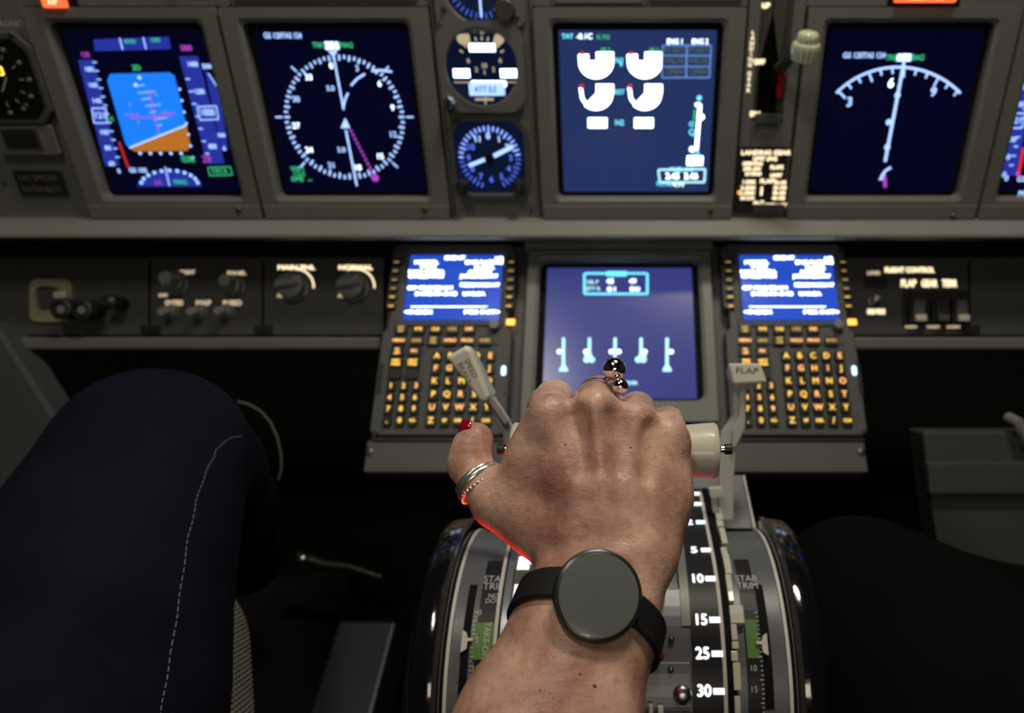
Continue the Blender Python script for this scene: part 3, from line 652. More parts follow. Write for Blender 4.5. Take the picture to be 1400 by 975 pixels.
m = MB(); m.tube([(u, v, .008), (u - .003, v + .004, .02)], [.0018, .0032], 10); t.part('bat_lever', m, DSTEEL, smooth=True)
u0, v0 = SF.hit(1233, 445); u1, v1 = SF.hit(1324, 397)
RPAN.part('switch_well', MB().box(u0, v0, 0, u1, v1, .0025), KEYB, bevel=.0006)
for i, (x, l_) in enumerate(((1255, 'guarded switch with pale tip, left of three on right lower panel'), (1286, 'dark guarded switch, middle of three on right lower panel'), (1313, 'guarded switch with pale tip, right of three on right lower panel'))):
    u, v = SF.hit(x, 424, .01); t = Thing('guarded_switch', l_, 'switch', SF, (u, v, .0025), group='guarded switches')
    for s_ in (-1, 1): t.part('guard_cheek', MB().box(u + s_ * .0085 - .0012, v - .016, .0025, u + s_ * .0085 + .0012, v + .014, .012), KEYB, bevel=.0006)
    t.part('guard_cover', MB().prism([(u - .007, v - .014), (u + .007, v - .014), (u + .006, v + .012), (u - .006, v + .012)], .0122, .0150), mat('smoked_plastic', (.10, .10, .10), .2, noise_s=80) if i != 1 else KEYB, bevel=.0006)
    t.part('switch_tip', MB().box(u - .006, v - .014, .0152, u + .007, v - .006, .020), CREAM if i != 1 else DARKP, bevel=.0014)
# ================================================================ lower centre console face
v0, v1 = hv(LF, 646), hv(LF, 330)
t = Thing('console_panel', 'dark grey sloping console face carrying both keypad units', 'panel', LF, (0, v0, -.03))
t.part('face_panel', MB().prism([(-.273, v0), (.268, v0), (.268, v1), (-.273, v1)], -.03, -.012), DARKP, bevel=.001)
t.part('lower_strip', MB().box(-.273, v0, -.012, .268, hv(LF, 602), 0), mat('strip_grey', (.10, .10, .09), .5, noise_s=40, bump=.2, bump_s=900), bevel=.002)
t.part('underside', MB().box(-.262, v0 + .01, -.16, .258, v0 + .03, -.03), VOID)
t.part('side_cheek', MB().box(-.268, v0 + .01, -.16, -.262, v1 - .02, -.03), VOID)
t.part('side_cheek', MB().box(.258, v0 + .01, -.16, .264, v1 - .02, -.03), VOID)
for x, y in ((505, 618), (1178, 618)): screw(t, *LF.hit(x, y), 0, .0042)
CONS = t
# ---- keypad unit
UL, UR = -.2695, -.1215; VT, VB = hv(LF, 337), hv(LF, 597)
t = Thing('keypad_unit', 'left flight keypad unit with blue text screen beside speed brake lever', 'keypad', LF, ((UL + UR) / 2, VB, -.012), group='keypad units')
m = MB(); body = [(UL, VB + .006), (UL + .006, VB), (UR - .006, VB), (UR, VB + .006), (UR, VB + .12), (UR - .006, VB + .126), (UR - .006, VB + .146), (UR, VB + .152), (UR, VT - .008), (UR - .008, VT), (UL + .008, VT), (UL, VT - .008), (UL, VB + .152), (UL + .006, VB + .146), (UL + .006, VB + .126), (UL, VB + .12)]
m.prism(body, -.012, .006); CB = t.part('body', m, CDUG, bevel=.0016)
s0 = LF.hit(550, 438, .006); s1 = LF.hit(688, 349, .006); s0 = (hu(LF, 551, 437, .006), s0[1])
mb = MB(); ring_frame(mb, rrect(s0[0] - .007, s0[1] - .007, s1[0] + .007, s1[1] + .006, .004), rrect(s0[0] - .001, s0[1] - .001, s1[0] + .001, s1[1] + .001, .002), .006, .0085, .002, .003); t.part('screen_bezel', mb, CDUG)
SCR = t.part('screen', MB().prism(rrect(*s0, *s1, .001), .0061, .0066), SCR_CDU)
for i, (px_, py_) in enumerate(((546, 343), (703, 343), (516, 590), (687, 590))): screw(t, *LF.hit(px_, py_, .006), .006, .0026)
c = Canvas(LF, .0066)
for x, y, t_, w_ in ((622, 353, 'IDENT', .9), (682, 354, '1/2', .9), (583, 359, 'MODEL', .9), (662, 359, 'ENG RATING', .8), (585, 365, '700', 1.4), (662, 366, '24K', 1.6), (583, 372, 'NAV DATA', .9), (656, 372, 'ACTIVE', .9), (583, 378, 'CYCLE-1701', .85), (655, 378, 'JAN05FEB01/17', .72), (656, 390, 'FEB02MAR01/17', .72),
                     (588, 394, 'OP PROGRAM', .9), (596, 402, '549849-018', 1.1), (648, 402, 'U10.8A', .9), (614, 419, '------------------------', 1.25), (572, 427, '<INDEX', 1.0), (659, 427, 'POS INIT>', 1.0)):
    c.text(x, y, t_, 5.2, E_CW, w_ * 1.5, .5)
c.build(t, SCR)
rng = random.Random(3)
def key(u, v, w_, h_, t_, mt, ts=.0052, th=.0042):
    b = t.part('key', MB().prism(rrect(u - w_ / 2, v - h_ / 2, u + w_ / 2, v + h_ / 2, min(w_, h_) * .2, 2), .006, .006 + th), KEYB)
    if t_:
        m = MB()
        if '\n' in t_:
            a_, b_ = t_.split('\n'); text(m, a_, u, v + .0021, .0030, .0062 + th, .95, bold=.00035); text(m, b_, u, v - .0021, .0030, .0062 + th, .95, bold=.00035)
        elif t_ == '_': m.flat([(u - w_ * .3, v - .0007), (u + w_ * .3, v - .0007), (u + w_ * .3, v + .0007), (u - w_ * .3, v + .0007)], .0062 + th)
        else: text(m, t_, u, v, ts, .0062 + th, 1.0, bold=.00035 if ts > .004 else .0003)
        t.part('key_legend', m, mt, parent=b)
def pick(): return rng.choice([E_AMB, E_AMB, E_AMB, E_AMB2])
ysel = (359.5, 371.5, 383.5, 395.5, 407, 419.5)
for y in ysel:
    for uu in (LF.hit(539, 390, .008)[0], LF.hit(697.5, 390, .008)[0]): key(uu, hv(LF, y, .008), .0098, .0058, '_', E_AMB3 if y < 400 else E_AMB)
H = .010
ux = [hu(LF, x, 450, H) for x in (547, 571, 594, 617, 640)]
v1_ = hv(LF, 450, H); v2_ = hv(LF, 465.5, H)
for i, t_ in enumerate(('INIT\nREF', 'RTE', 'CLB', 'CRZ', 'DES')): key(ux[i] + .001, v1_, .0150, .0105, t_, rng.choice([E_AMB3, E_AMB2, E_AMB]), .0036)
for i, t_ in enumerate(('MENU', 'LEGS', 'DEP\nARR', 'HOLD', 'PROG')): key(ux[i] - .0001, v2_, .0150, .0105, t_, rng.choice([E_AMB3, E_AMB2]), .0036)
key(hu(LF, 663.5, 465, H), v2_, .0155, .0110, 'EXEC', E_AMB3, .0036)
for y, a_ in ((480, ('N1\nLIM', 'FIX')), (495.5, ('PREV\nPAGE', 'NEXT\nPAGE')), (510.5, ('', ''))):
    for i in (0, 1): key(hu(LF, (543, 566)[i] - (y - 480) * .12, y, H), hv(LF, y, H), .0155, .0115, a_[i], E_AMB if y > 490 else E_AMB2, .0036)
rows = (527.5, 543.5, 559, 575)
for r_, y in enumerate(rows):
    for i in range(3): key(sm(hu(LF, 534.5, 527.5, H), hu(LF, 569, 527.5, H), i / 2), hv(LF, y, H), .0102, .0108, ('123', '456', '789', '.0±')[r_][i].replace('±', '+/-'), pick(), .0058 if not (r_ == 3 and i == 2) else .0045)
rows = (486.5, 503.5, 521, 539, 557, 575); L_ = 'ABCDEFGHIJKLMNOPQRSTUVWXYZ'
for r_, y in enumerate(rows):
    for i in range(5):
        k_ = r_ * 5 + i; tx = L_[k_] if k_ < 26 else ('SP', 'DEL', '/', 'CLR')[k_ - 26]
        key(sm(hu(LF, 597.5, 486.5, H), hu(LF, 670.5, 486.5, H), i / 4), hv(LF, y, H), .0114, .0116, tx, pick(), .0066 if k_ < 26 or tx == '/' else .0036)
# side slots, warning windows, brightness knob
for x in (519.5, 694): t.part('annunciator_slot', MB().box(hu(LF, x, 520, .006) - .0022, hv(LF, 540, .006), .006, hu(LF, x, 520, .006) + .0022, hv(LF, 497, .006), .0066), KEYB)
uu = hu(LF, 688.5, 507, .007); t.part('message_light', MB().prism(rrect(uu - .0024, hv(LF, 513, .007), uu + .0024, hv(LF, 500.5, .007), .0022), .0066, .0075), emi('lit_pale_blue', (.45, .75, 1.0), 3.0))
u, v = LF.hit(675.5, 444, .012); m = MB(); m.lathe(u, v, [(.0062, .006), (.0062, .013), (.0052, .015), (.00001, .015)], 20, 10, .05); t.part('brightness_knob', m, KNOBG, smooth=True)
uu, vv = LF.hit(698, 440, .008); t.part('exec_light', MB().prism(rrect(uu - .0050, vv - .0036, uu + .0050, vv + .0036, .001), .006, .0085), emi('lit_orange_yellow', (1.0, .50, .06), 2.0), bevel=.0006)
for a in ((hu(LF, 683, 472), hv(LF, 472.5), hu(LF, 575, 472), hv(LF, 474)),): t.part('raised_line', MB().box(a[2], a[3], .006, a[0], a[1] + .0004, .0075), CDUG)
uu = hu(LF, 578, 500, .006); t.part('raised_line', MB().box(uu - .0006, hv(LF, 583, .006), .006, uu + .0006, hv(LF, 474, .006), .0075), CDUG)
t.part('bottom_lip', MB().box(UL + .002, VB - .006, -.012, UR - .002, VB, .002), KEYB, bevel=.001)
dup(t, (.392, 0, 0), 'right flight keypad unit with blue text screen behind flap lever')
# ---- centre lower display
UL2, UR2 = -.1065, .1095
t = Thing('lower_display_unit', 'violet blue lower centre screen with five vertical pointer bars', 'display', LF, (0, hv(LF, 560), -.012))
sb0, sb1 = hv(LF, 549, 0), hv(LF, 357, 0); su0, su1 = -.0925, .0955
mb = MB(); ring_frame(mb, rrect(UL2, hv(LF, 578), UR2, hv(LF, 346), .003), rrect(su0, sb0, su1, sb1, .009), -.012, .006, .013, .004); t.part('bezel', mb, RAIL)
t.part('bezel_recess', MB().prism(rrect(su0 + .0002, sb0 + .0002, su1 - .0002, sb1 - .0002, .008), -.009, -.0075), BLACK)
s = t.part('screen', MB().prism(rrect(su0 + .0075, sb0 + .005, su1 - .007, sb1 - .006, .002), -.0074, -.006), SCR_LO)
t.part('top_plate', MB().prism(rrect(UL2 - .006, hv(LF, 343.5), UR2 + .004, hv(LF, 324), .002), -.012, .008), RAIL, bevel=.0015)
screw(t, *LF.hit(739, 327, .008), .008, .0042)
c = Canvas(LF, -.006)
c.line([(799, 374), (885, 374), (885, 402), (799, 402)], 3.2, E_CY, True); c.box(829, 371, 857, 378, E_CY)
c.text(810, 386, 'OIL P', 5.5, E_LC, .9); c.text(810, 395, 'QTY %', 5.5, E_LC, .9); c.text(834, 385, '48', 8, E_WH, .9); c.text(865, 385, '49', 8, E_WH, .9); c.text(837, 396, '81', 7, E_WH, 1.5); c.text(868, 396, '80', 7, E_WH, 1.5)
for x, bl, pt in ((770.5, 505, -1), (806, 489, -.6), (841, 500, 0), (876.5, 489, .6), (912, 505, 1)):
    c.line([(x, 462), (x - .2, bl - 4)], 4.2, E_LC)
    if pt: c.dot(x + (7 if pt > 0 else -7) * (.7 if abs(pt) < 1 else .8), 481, 3.6, E_WH, 10)
    else: c.dot(x - 5, 481, 3.6, E_WH, 10); c.dot(x + 5, 481, 3.6, E_WH, 10)
    if abs(pt) == .6: c.dot(x + 3 * pt, 487, 5.5, E_LC, 10); c.dot(x - 4, 492, 4.5, E_LC, 10); c.dot(x + 3, 492, 4.5, E_LC, 10)
    else: c.dot(x, bl - 2, 4.5, E_LC, 8); c.line([(x - 6, bl + 1), (x + 6, bl + 1)], 4.5, E_LC)
c.text(858, 524, 'RUDDER', 5, E_LC); c.build(t, s)
# ================================================================ throttle quadrant
DC = Vector((0, .254, .95 - .543)); DR = .0995; XO = 0.0
def D(x, th, h=0): return (x, DC.y + (DR + h) * math.sin(th), DC.z + (DR + h) * math.cos(th))
def hitD(px, py, h=0):
    r = ray(px, py); oy, oz = CAM.y - DC.y, CAM.z - DC.z; A = r.y ** 2 + r.z ** 2; B = 2 * (oy * r.y + oz * r.z); C_ = oy * oy + oz * oz - (DR + h) ** 2
    disc = max(0.0, B * B - 4 * A * C_); k = (-B - math.sqrt(disc)) / (2 * A); y = oy + r.y * k; z = oz + r.z * k
    return (r.x * k, math.atan2(y, z), k)
def strip(m, x0, x1, t0, t1, h0, h1, x0b=None, x1b=None, D=D):    # curved slab on the drum; x may drift from t0 to t1
    n = max(2, int(abs(t1 - t0) / .06)); loops = []
    for i in range(n + 1):
        f = i / n; th = sm(t0, t1, f); a = sm(x0, x0b if x0b is not None else x0, f); b = sm(x1, x1b if x1b is not None else x1, f)
        loops.append([D(a, th, h0), D(b, th, h0), D(b, th, h1), D(a, th, h1)])
    return m.loft(loops)
T0, T1 = -1.9, 1.15
TH0 = .33; TV = Vector((0, math.cos(TH0), -math.sin(TH0))); TN = Vector((0, math.sin(TH0), math.cos(TH0)))
def D2(x, th, h=0):                       # the flap scale runs straight on towards the console beyond TH0
    if th <= TH0: return D(x, th, h)
    p = Vector(D(x, TH0, h)) + TV * (th - TH0) * DR; return tuple(p)
def hit2(px, py, h=0):
    x, th, k = hitD(px, py, h); r = ray(px, py); p0 = Vector(D(0, TH0, h)); k2 = (p0 - CAM).dot(TN) / r.dot(TN); q = CAM + r * k2
    s_ = (q - p0).dot(TV)
    return (q.x, TH0 + s_ / DR, k2) if s_ > 0 else (x, th, k)
def dth(py, h=0): return hitD(839, py, h)[1]
Q = Thing('throttle_quadrant', 'curved grey lever quadrant with white flap scale below the hand', 'throttle', at=(XO, DC.y, 0))
HW = .1130
m = MB(); strip(m, XO - HW, XO + HW, T0, T1, -.05, 0); Q.part('curved_body', m, DRUMG, smooth=True)
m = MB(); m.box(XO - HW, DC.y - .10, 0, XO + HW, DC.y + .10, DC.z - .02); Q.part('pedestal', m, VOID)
for s_ in (-1, 1):
    m = MB(); a, b = sorted((XO + s_ * HW, XO + s_ * (HW + .0022))); strip(m, a, b, T0, T1, -.01, .0022); Q.part('white_edge_strip', m, WHITEP, smooth=True)
    m = MB(); a, b = sorted((XO + s_ * (HW - .024), XO + s_ * (HW - .0215)));
# left strip: slot, stab trim plate, green band, scale
x0, t0, _ = hitD(643, 800); x1 = hitD(653.5, 800)[0]
SL0, SL1 = x0, x1; m = MB(); strip(m, SL0, SL1, dth(800), dth(1010), .0001, .0005); Q.part('trim_slot', m, BLACK)
px0 = SL1 + .0008; px1 = hitD(686, 800)[0]
m = MB(); strip(m, px0 + .003, px1, dth(768), dth(1010), .0001, .0007); PLT = Q.part('trim_plate', m, QBLACK)
m = MB(); g0 = dth(852); g1 = dth(902); strip(m, px0 + .0012, px1 - .0015, g0, g1, .0008, .0012); Q.part('green_band', m, GREENB)
def dtext(m, t_, px, py, size, h=.0013, wide=1, rot=0, bold=0):
    x, th, k = hitD(px, py, h); text(m, t_, 0, 0, size, 0, wide, rot, bold, fn=lambda a, b: D(x + a, th + b / DR, h))
m = MB(); dtext(m, 'STAB', 677, 792, .0055, wide=.95); dtext(m, 'TRIM', 676, 802, .0055, wide=.95); dtext(m, 'NOSE', 679, 815, .0034); dtext(m, 'DOWN', 679, 822, .0034)
dtext(m, '0', 656, 838, .0038); dtext(m, '5', 652, 875, .0038); dtext(m, '10', 650, 915, .0042); dtext(m, '15', 648, 945, .0042); dtext(m, 'TAKE-OFF', 664, 877, .0044, rot=-math.pi / 2, wide=.9)
for i in range(24):
    th = sm(dth(838), dth(960), i / 20)
    strip(m, px0 + .0005, px0 + (.0028 if i % 5 == 0 else .0018), th, th - .006, .0012, .0014)
Q.part('lettering', m, PRINTW, kind='stuff')
x, th, _ = hitD(641, 876); m = MB()
xx = SL0 - .003
pp = [(0, .006), (.0026, .0045), (.0038, .001), (.0075, .0012), (.0075, -.0006), (.0040, -.0008), (.0036, -.0055), (.0, -.0075)]
m.loft([[D(xx + .0035 + a, th + b / DR, .001) for a, b in pp], [D(xx + .0035 + a, th + b / DR, .004) for a, b in pp]]); Q.part('trim_pointer', m, WHITEP)
# white bar, blue-grey ridge
def xat(px, py): return hitD(px, py)[0]
m = MB(); strip(m, xat(682, 820), xat(686.5, 820), dth(728), dth(884), .0002, .005); Q.part('white_bar', m, WHITEP)
m = MB(); strip(m, xat(687.5, 820), xat(689, 820), dth(728), T0, .0002, .003); Q.part('slot_gap', m, BLACK)
m = MB(); strip(m, xat(690, 820), xat(699, 820), T1 - .1, T0, .0002, .0055); Q.part('speed_brake_ridge', m, mat('ridge_bluegrey', (.22, .23, .27), .3, .4, noise_s=40), smooth=True)
# speed brake scale panel
sx0, sx1 = xat(700, 820), xat(775, 820)
m = MB(); strip(m, sx0, sx1, T1 - .1, T0, .0002, .002); Q.part('speed_brake_scale', m, mat('scale_olive', (.08, .085, .065), .45, noise_s=50), smooth=True)
m = MB()
strip(m, xat(709, 770), xat(725, 770), dth(762, .002), dth(779, .002), .0021, .0027); strip(m, xat(725, 770), xat(752, 770), dth(768, .002), dth(771, .002), .0021, .0027)
strip(m, xat(703, 812), xat(719, 812), dth(800, .002), dth(822, .002), .0021, .0027)
dtext(m, 'DOWN', 722, 741, .0045, .0024, bold=.0002); dtext(m, 'DET.', 724, 750, .0058, .0024, bold=.0004)
Q.part('lit_scale_mark', m, E_PANW, kind='stuff')
# centre lever fairings
for i, (a, b, hh, mm) in enumerate(((sx1 + .001, sx1 + .012, .004, DRUMG), (sx1 + .014, sx1 + .030, .010, DRUMG), (sx1 + .032, xat(922, 760), .004, DRUMG), (xat(923, 760), xat(934, 760), .009, mat('fairing_grey', (.20, .21, .18), .4, .1, noise_s=50)))):
    m = MB(); strip(m, a, b, T1 - .1, T0 if i < 3 else dth(860), .0002, hh); Q.part('lever_fairing', m, mm, smooth=True)
# flap scale
fx0, fx1 = xat(940, 800), xat(981, 800)
fx0b = fx0 
TE = hit2(950, 668, .003)[1]
m = MB(); strip(m, fx0, fx1, TE, T0, .0002, .003, D=D2); Q.part('flap_scale', m, QBLACK, smooth=True)
m = MB(); strip(m, xat(983, 853), xat(988, 853), hit2(950, 674, .003)[1], T0, .0031, .0040, D=D2); Q.part('flap_scale_line', m, WHITEP)
m = MB()
for i, (n_, y, tx) in enumerate((('UP', 676, 0), ('1', 690, 0), ('2', 715, 0), ('5', 753, 0), ('10', 792, 0), ('15', 848, 0), ('25', 894, 0), ('30', 945, 0), ('40', 1000, 0))):
    y2 = max(y, 700); k = hitD(950, y, .003)
    ths = hit2(950, y, .003)[1]
    xr = xat(983, 853)
    strip(m, xr - .0068, xr + .0005, ths + .018, ths - .018, .0032, .0042, D=D2)
    text(m, n_, 0, 0, .0070, 0, 1.0 if len(n_) > 1 else 1.15, 0, .00045, fn=lambda a, b, ths=ths, xr=xr, n_=n_: D2(xr - .0120 + a - (.0008 if len(n_) > 1 else 0), ths + b / DR, .0036))
Q.part('lit_flap_numbers', m, E_PANW, kind='stuff')
# detent gate: stepped cream blocks
for (xa, xb, ya, yb) in ((978, 987, 694, 710), (980, 989, 711, 719), (985, 993, 721, 742), (986, 994, 748, 757), (990, 999, 757, 784), (994, 1002, 785, 822), (998, 1017, 827, 852), (1000, 1008, 853, 875), (1001, 1010, 877, 887), (1000, 1009, 890, 904), (1003, 1013, 906, 944), (1005, 1013, 953, 1010)):
    m = MB(); h_ = .007; yc = (ya + yb) / 2
    strip(m, hit2(xa, yc, h_)[0], hit2(xb, yc, h_)[0], hit2(xa, ya, h_)[1], hit2(xa, yb, h_)[1], .0002, h_, D=D2); Q.part('gate_detent', m, CREAM, bevel=.0004)
m = MB(); strip(m, xat(989, 853), xat(1001, 853), TE, T0, .0002, .0035, D=D2); Q.part('flap_gate_slot', m, BLACK)
# right strip: plate, green band, slot, pointer
rx0 = xat(1016, 853); rx1 = xat(1038, 853); rs1 = xat(1050, 853)
m = MB(); strip(m, rx0, rx1, dth(766), T0, .0001, .0008); Q.part('trim_plate', m, QBLACK)
m = MB(); strip(m, rx1, rs1, dth(800), dth(970), .0001, .0006); Q.part('trim_slot', m, BLACK)
m = MB(); strip(m, rx0 + .001, rx1 - .002, dth(848), dth(900), .0009, .0013); Q.part('green_band', m, GREENB)
m = MB(); dtext(m, 'STAB', 1020, 791, .0052, .001, .95); dtext(m, 'TRIM', 1022, 801, .0052, .001, .95); dtext(m, '10', 1030, 914, .0038, .001); dtext(m, '15', 1031, 943, .0038, .001)
for i in range(24):
    th = sm(dth(838), dth(960), i / 20); strip(m, rx1 - (.0028 if i % 5 == 0 else .0018), rx1 - .0005, th, th - .006, .0009, .0013)
Q.part('lettering', m, PRINTW, kind='stuff')
m = MB(); th = dth(880); m.loft([[D(rx1 + .0035 - a, th + b / DR, hh) for a, b in pp] for hh in (.004, .001)]); Q.part('trim_pointer', m, WHITEP)
# screwed centre plate at the bottom right of the arm
m = MB(); strip(m, xat(868, 880), xat(944, 880), dth(812), dth(968), .004, .0075); BP = Q.part('screw_plate', m, mat('plate_darkgrey', (.13, .13, .14), .35, .3, noise_s=40), bevel=.001)
m = MB(); strip(m, xat(868, 880), xat(941, 880), dth(905), dth(962), .0076, .0092); Q.part('screw_plate', m, mat('plate_darkgrey', (.1, .1, .1)), bevel=.0006)
for (x, y, r) in ((918, 874, .0022), (917, 916, .0022), (933, 950, .0062)):
    xx, th, _ = hitD(x, y, .009); c0 = Vector(D(xx, th, .0075)); nn = Vector((0, math.sin(th), math.cos(th)))
    m = MB(); m.tube([c0, c0 + nn * .0025, c0 + nn * .004, c0 + nn * .0048], [r, r, r * .8, r * .3], 16); Q.part('screw', m, DSTEEL if r < .004 else STEEL, smooth=True)
m = MB(); strip(m, xat(886, 970), xat(891, 970), dth(955), dth(1000), .01, .016); strip(m, xat(898, 970), xat(905, 970), dth(957), dth(1000), .01, .016); Q.part('white_clip', m, WHITEP)
# forward fairing plates rising to the console
def wedge(x0, x1, pts): m = MB(); return m.loft([[(x0, *p) for p in pts], [(x1, *p) for p in pts]])
FP = [yz(722, .575), yz(650, .625), yz(650, .64), yz(740, .60)]
Q.part('front_fairing', wedge(XO - .03, XO + .113, FP), mat('fairing_grey2', (.22, .22, .21), .45, noise_s=40))
Q.part('front_fairing_edge', wedge(XO + .1135, XO + .1155, [yz(722, .572), yz(650, .622), yz(650, .64), yz(740, .60)]), WHITEP)
# trim wheels
def wheel(s_, label):
    t = Thing('trim_wheel', label, 'wheel', at=(XO + s_ * .13, DC.y, DC.z), group='trim wheels')
    Rw = .1105; xi, xo = .1172, .1425; k = 96
    prof = [(xi, .060), (xi, Rw - .004), (xi + .0015, Rw - .001), (xi + .004, Rw), (xo - .010, Rw), (xo - .005, Rw - .003), (xo - .001, Rw - .010), (xo, Rw - .022), (xo, .060)]
    loops = [[(XO + s_ * x, DC.y + r * math.sin(2 * math.pi * i / k), DC.z + r * math.cos(2 * math.pi * i / k)) for x, r in prof] for i in range(k + 1)]
    m = MB(); m.loft(loops, close=False, caps=False)
    if s_ > 0: m.f = [f[::-1] for f in m.f]
    t.part('rim', m, GLOSS, smooth=True)
    for fr in (.0,):
        m = MB(); pr_ = [(xi + .0005, Rw - .0005), (xi + .0022, Rw + .0014), (xi + .0042, Rw - .0003)]
        m.loft([[(XO + s_ * x, DC.y + r * math.sin(2 * math.pi * i / k), DC.z + r * math.cos(2 * math.pi * i / k)) for x, r in pr_] for i in range(k + 1)], close=False, caps=False)
        t.part('rim_ridge', m, mat('wheel_ridge', (.05, .042, .035), .25, coat=.5), smooth=True)
    # hub spokes
    for j in range(5):
        a = 2 * math.pi * j / 5 + .4; ca, sa = math.cos(a), math.sin(a); x_ = XO + s_ * .13; m = MB()
        m.tube([(x_, DC.y + .012 * sa, DC.z + .012 * ca), (x_, DC.y + .066 * sa, DC.z + .066 * ca)], [.010, .007], 8, .6); t.part('spoke', m, GLOSS, smooth=True)
    m = MB(); m.tube([(XO + s_ * .118, DC.y, DC.z), (XO + s_ * .140, DC.y, DC.z)], [.018, .018], 20); t.part('hub', m, GLOSS, smooth=True)
    # white spin marker stripes across the rim
    for th in (.38,):
        pass
    return t
wheel(-1, 'glossy black trim wheel on the left flank of the lever quadrant'); wheel(1, 'glossy black trim wheel on the right flank of the lever quadrant')
# ---- speed brake lever
o_ = P(845, 640, .485); o_.x = 0
BF = Frame(o_, 30)
t = Thing('speed_brake_lever', 'cream speed brake lever leaning left of the thumb', 'lever', BF, (*BF.hit(700, 700), 0))
def slab(T_, name, F, pts, n0, n1, m_, bevel=.001, taper=None):
    return T_.part(name, MB().prism([F.hit(x, y, n1) for x, y in pts], n0, n1), m_, bevel=bevel)
slab(t, 'arm', BF, [(661, 545), (671, 538), (694, 573), (708, 600), (706, 640), (722, 700), (722, 760), (706, 760), (700, 700), (690, 645), (687, 595), (676, 576)], -.006, 0, LEVERG)
slab(t, 'arm_step', BF, [(664, 545), (674, 541), (697, 576), (690, 583)], 0, .004, LEVERG)
hd = slab(t, 'handle', BF, [(610, 489), (634, 475), (643, 477), (668, 542), (666, 551), (656, 549)], .0, .009, CREAM2, bevel=.0022)
slab(t, 'handle_side', BF, [(641, 480), (648, 483), (676, 541), (668, 550), (664, 546)], -.004, .004, LEVERG, bevel=.001)
m = MB(); a_ = math.atan2(-(BF.hit(654, 533, .009)[1] - BF.hit(633, 492, .009)[1]), -(BF.hit(654, 533, .009)[0] - BF.hit(633, 492, .009)[0])) + math.pi
u, v = BF.hit(639, 507, .009); text(m, 'SPEED', u + .0022, v + .0016, .0040, .0092, .95, a_, .0); text(m, 'BRAKE', u - .0022, v - .0016, .0040, .0092, .95, a_, .0)
t.part('lettering', m, mat('grey_print', (.18, .17, .12), .5), parent=hd)
for x, y in ((648, 496), (652, 508), (660, 525)): t.part('rivet', MB().box(BF.hit(x, y, .004)[0] - .0012, BF.hit(x, y, .004)[1] - .0008, .004, BF.hit(x, y, .004)[0] + .0012, BF.hit(x, y, .004)[1] + .0008, .0052), DSTEEL)
# ---- flap lever
o_ = P(845, 705, .555); o_.x = 0
FF = Frame(o_, 36)
t = Thing('flap_lever', 'flap lever with cream wedge head and cranked grey arm', 'lever', FF, (*FF.hit(1000, 712), -.004))
slab(t, 'arm', FF, [(1003, 520), (1022, 520), (1020, 570), (1019, 590), (1007, 615), (1004, 650), (1003, 712), (984, 712), (983, 650), (981, 618), (986, 592), (1002, 568)], -.009, -.003, LEVERG, bevel=.0012)
slab(t, 'arm_face', FF, [(1012, 524), (1020, 522), (1019, 585), (1006, 612), (1001, 612), (1001, 590), (1010, 570)], -.003, .001, LEVERG, bevel=.001)
k = FF.scale(1020, 510, .004)
a = [FF.hit(x, y, .008) for x, y in ((995, 496), (1040, 496), (1049, 523), (1003, 526))]
b = [FF.hit(x, y, -.008) for x, y in ((992, 508), (1036, 508), (1047, 526), (996, 523))]
m = MB(); m.loft([[(*p, -.010) for p in b], [(*p, .008) for p in a]]); hd = t.part('handle', m, CREAM2, bevel=.0018)
if True:
    m = MB(); u, v = FF.hit(1021, 507, .008); text(m, 'FLAP', u, v, .0045, .0083, 1.35, -.02, .0001); t.part('lettering', m, mat('grey_print', (.2, .2, .2)), parent=hd)
o1 = FF.hit(980, 675, .004)
t = Thing('flap_gate_latch', 'small cream tee shaped latch beside the base of the flap lever', 'latch', FF, (*FF.hit(978, 700), 0))
slab(t, 'latch_head', FF, [(969, 668), (987, 667), (990, 680), (972, 682)], .002, .008, CREAM, bevel=.0008)
slab(t, 'latch_stem', FF, [(973, 680), (981, 680), (982, 702), (975, 702)], -.004, .002, WHITEP)
